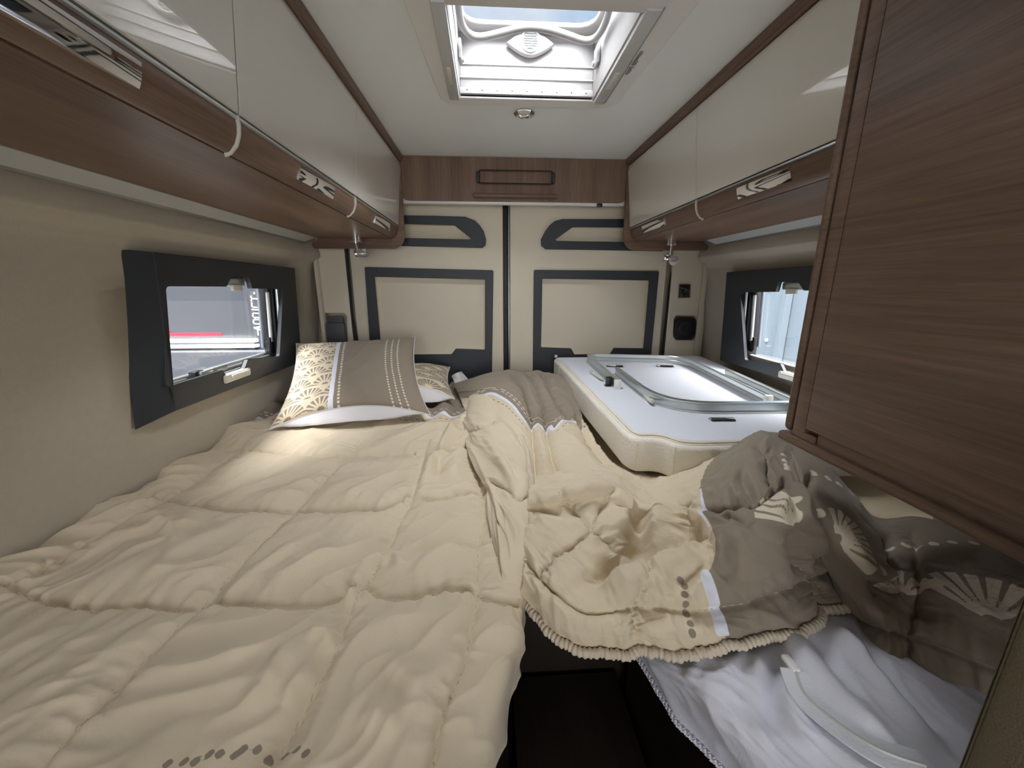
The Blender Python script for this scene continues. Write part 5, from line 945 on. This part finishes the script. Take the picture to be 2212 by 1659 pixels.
# twisted elastic along the lower side edge
el = [Vector(W_.at_uv(0, t)) for t in np.linspace(.22, .98, 260)]
for ph in (0, PI):
    pth = []; s_ = 0
    for i, p in enumerate(el):
        if i: s_ += (p - el[i - 1]).length
        pth.append(p + Vector((math.cos(s_ * 420 + ph) * .0025 - .003, 0, math.sin(s_ * 420 + ph) * .0025)))
    sweep('elastic_cord', pth, circ(.0027, 6), M['sheetw'], ws)

# ------------------------------------------------------------------ pillows
def pillow(name, corners, label, design, res=.0035, puffy=.075):
    """corners: near-left, near-right, far-right, far-left"""
    nl, nr, fr, fl_ = [np.array(c, float) for c in corners]; t = empty(name, tuple(np.mean([nl, nr, fr, fl_], 0)), label, 'pillow', 'pillows on the left bed')
    Lu = np.linalg.norm(nr - nl); Lv = np.linalg.norm(fl_ - nl); NU, NV = int(Lu / res), int(Lv / res)
    U, V = np.meshgrid(np.linspace(0, 1, NU), np.linspace(0, 1, NV)); a, b = 2 * U - 1, 2 * V - 1
    # sides bow inwards between the corners
    k = .055; Ub = U + k * np.sign(-a) * 0 - k * a * (1 - b ** 2) * 1.0; Vb = V - k * b * (1 - a ** 2)
    base = ((1 - Ub) * (1 - Vb))[..., None] * nl + (Ub * (1 - Vb))[..., None] * nr + (Ub * Vb)[..., None] * fr + ((1 - Ub) * Vb)[..., None] * fl_
    base = base + (.037 * (1 - a ** 2) * np.exp(-(b + 1) * 2.0))[..., None] * np.array([0, 0, 1.])
    n = np.cross(nr - nl, fl_ - nl); n /= np.linalg.norm(n)
    th = puffy * np.clip((1 - np.abs(a) ** 2.4) * (1 - np.abs(b) ** 2.4), 0, 1) ** .55
    for sgn, part, m_ in ((1, 'printed_face', design), (-1, 'white_back', None)):
        c = Cloth.__new__(Cloth); c.NV, c.NU = NV, NU; c.U, c.V = U, V; c.Lu, c.Lv = Lu, Lv; c.u1, c.v1, c.cu, c.cv = U[0], V[:, 0], U[0] * Lu, V[:, 0] * Lv; c.S, c.T = U * Lu, V * Lv
        thk = th * (1 if sgn > 0 else .95)
        c.P = base + n * (thk * sgn)[..., None]
        if sgn < 0: c.P = c.P + ((1 - np.abs(a) ** 2.5) * np.clip((b + 1) / .12, 0, 1) ** .6 * np.exp(-(b + 1) * 1.3))[..., None] * np.array([0, -.080, -.028])
        c.h = np.zeros(U.shape); c.taupe = np.full(U.shape, -1.); c.pale = c.taupe.copy(); c.white = c.taupe.copy(); c.seam = c.taupe
        edge = np.clip(np.minimum(1 - np.abs(a), 1 - np.abs(b)) * 5, 0, 1)
        c.h += edge * (.004 * (wrinkle(c.S, c.T, 35, 7, .3, 81 + sgn) ** 2 - .3) + .003 * (wrinkle(c.S, c.T, 120, 12, .3, 85) ** 2 - .3) + .007 * perlin(c.S * 6, c.T * 6, 12))
        if design and sgn > 0: design(c)
        o = c.build(part, M['fabric'] if sgn > 0 else M['pilwhite'], t, flip=sgn < 0)
        rim = c.world
        if sgn > 0:
            loop = [rim[0, i] for i in range(0, NU, 3)] + [rim[j, -1] for j in range(0, NV, 3)] + [rim[-1, i] for i in range(NU - 1, -1, -3)] + [rim[j, 0] for j in range(NV - 1, -1, -3)]
    sweep('edge_seam', [tuple(p) for p in loop], circ(.0022, 6), M['pilwhite'], t, closed=True)
    return t
def shells(c, arr, x0, x1, W, Hh, thin=False):
    """overlapping rows of shell fans, pale on taupe or taupe on pale, clipped to x0..x1 (metres)"""
    best = np.full(c.S.shape, -1.); a = getattr(c, arr)
    row = np.floor(c.T / Hh).astype(int)
    res = np.full(c.S.shape, np.nan); top = np.full(c.S.shape, -1e9)
    for k in (1, 0, -1):                                             # nearer rows overlap the farther ones
        r = row - k; off = (r % 2) * .5; xc = (np.floor(c.S / W - off) + .5 + off) * W; yc = r * Hh
        dx, dy = c.S - xc, c.T - yc; R = np.hypot(dx, dy); Rm = W * .61
        ins = (R < Rm) & (dy > 0) & np.isnan(res)
        ang = np.degrees(np.arctan2(dy, dx)); nr_ = 9; st = 180 / nr_; ph = ((ang) / st) % 1; half = .5 - np.abs(ph - .5)
        gapw = .0030 if not thin else .0016
        d = half * np.radians(st) * R - gapw; d = np.minimum(d, np.minimum(Rm * (.84 if not thin else .9) - R, R - Rm * .10)); d = np.where(R < Rm * (.20 if not thin else .3), np.minimum(Rm * .88 - R, np.maximum(d, (.002 if not thin else -.001))), d)
        d = np.minimum(d, dy - np.abs(dx) * .12)
        res = np.where(ins, d, res)
    res = np.where(np.isnan(res), -.004, res); res = np.minimum(res, np.minimum(c.S - x0, x1 - c.S)); np.maximum(a, res, out=a)
def design_a(c):
    Wd = c.Lu; xw = Wd * .365
    shells(c, 'taupe', .0, xw - .006, .105, .058)
    c.taupe = np.maximum(c.taupe, c.S - xw); c.white = np.maximum(c.white, .0085 - np.abs(c.S - xw))
    for x, st in ((xw + .026, .0155), (Wd * .765, .0135), (Wd * .815, .0135), (Wd * .865, .0135)):
        y = (np.round(c.T / st)) * st; r = .0048 if x < Wd * .6 else .0038; d = r - np.hypot(c.S - x, (c.T - y) * .85); c.pale = np.maximum(c.pale, d)
def design_b(c):
    c.taupe = np.full(c.S.shape, -1.); shells(c, 'taupe', -1, 9, .105, .060, True)
pillow('pillow', [(-0.7183, 1.2356, 0.972), (-0.2107, 1.3142, 0.985), (-0.3202, 1.7, 1.2141), (-0.7749, 1.6, 1.2035)], 'big square pillow with shell fans, white stripe and taupe dotted field', design_a, .0026, .062)
pillow('pillow', [(-0.4882, 1.4, 1.0454), (-0.1421, 1.5, 0.9896), (-0.1865, 1.8, 1.0597), (-0.5584, 1.82, 1.0666)], 'second pillow with pale shell lines tucked behind the big square pillow', design_b, .0028, .05)
# limp white pillowcase flap beside it
PF = [[(-0.1759, 1.7433, 1.03), (-0.1535, 1.7327, 1.045), (-0.1265, 1.7379, 1.05)], [(-0.1654, 1.7353, 1.01), (-0.1394, 1.7281, 1.02), (-0.1237, 1.7539, 1.04)], [(-0.1534, 1.6875, 1.0), (-0.1227, 1.7203, 1.0), (-0.096, 1.7733, 1.0)]]
P_ = Cloth(PF, .003); P_.soft(.003, 30, 4); po = P_.build('pillowcase_flap', M['pilwhite'], None, None, .002); tag(po, 'small limp white fabric corner beside the second pillow', 'cloth')
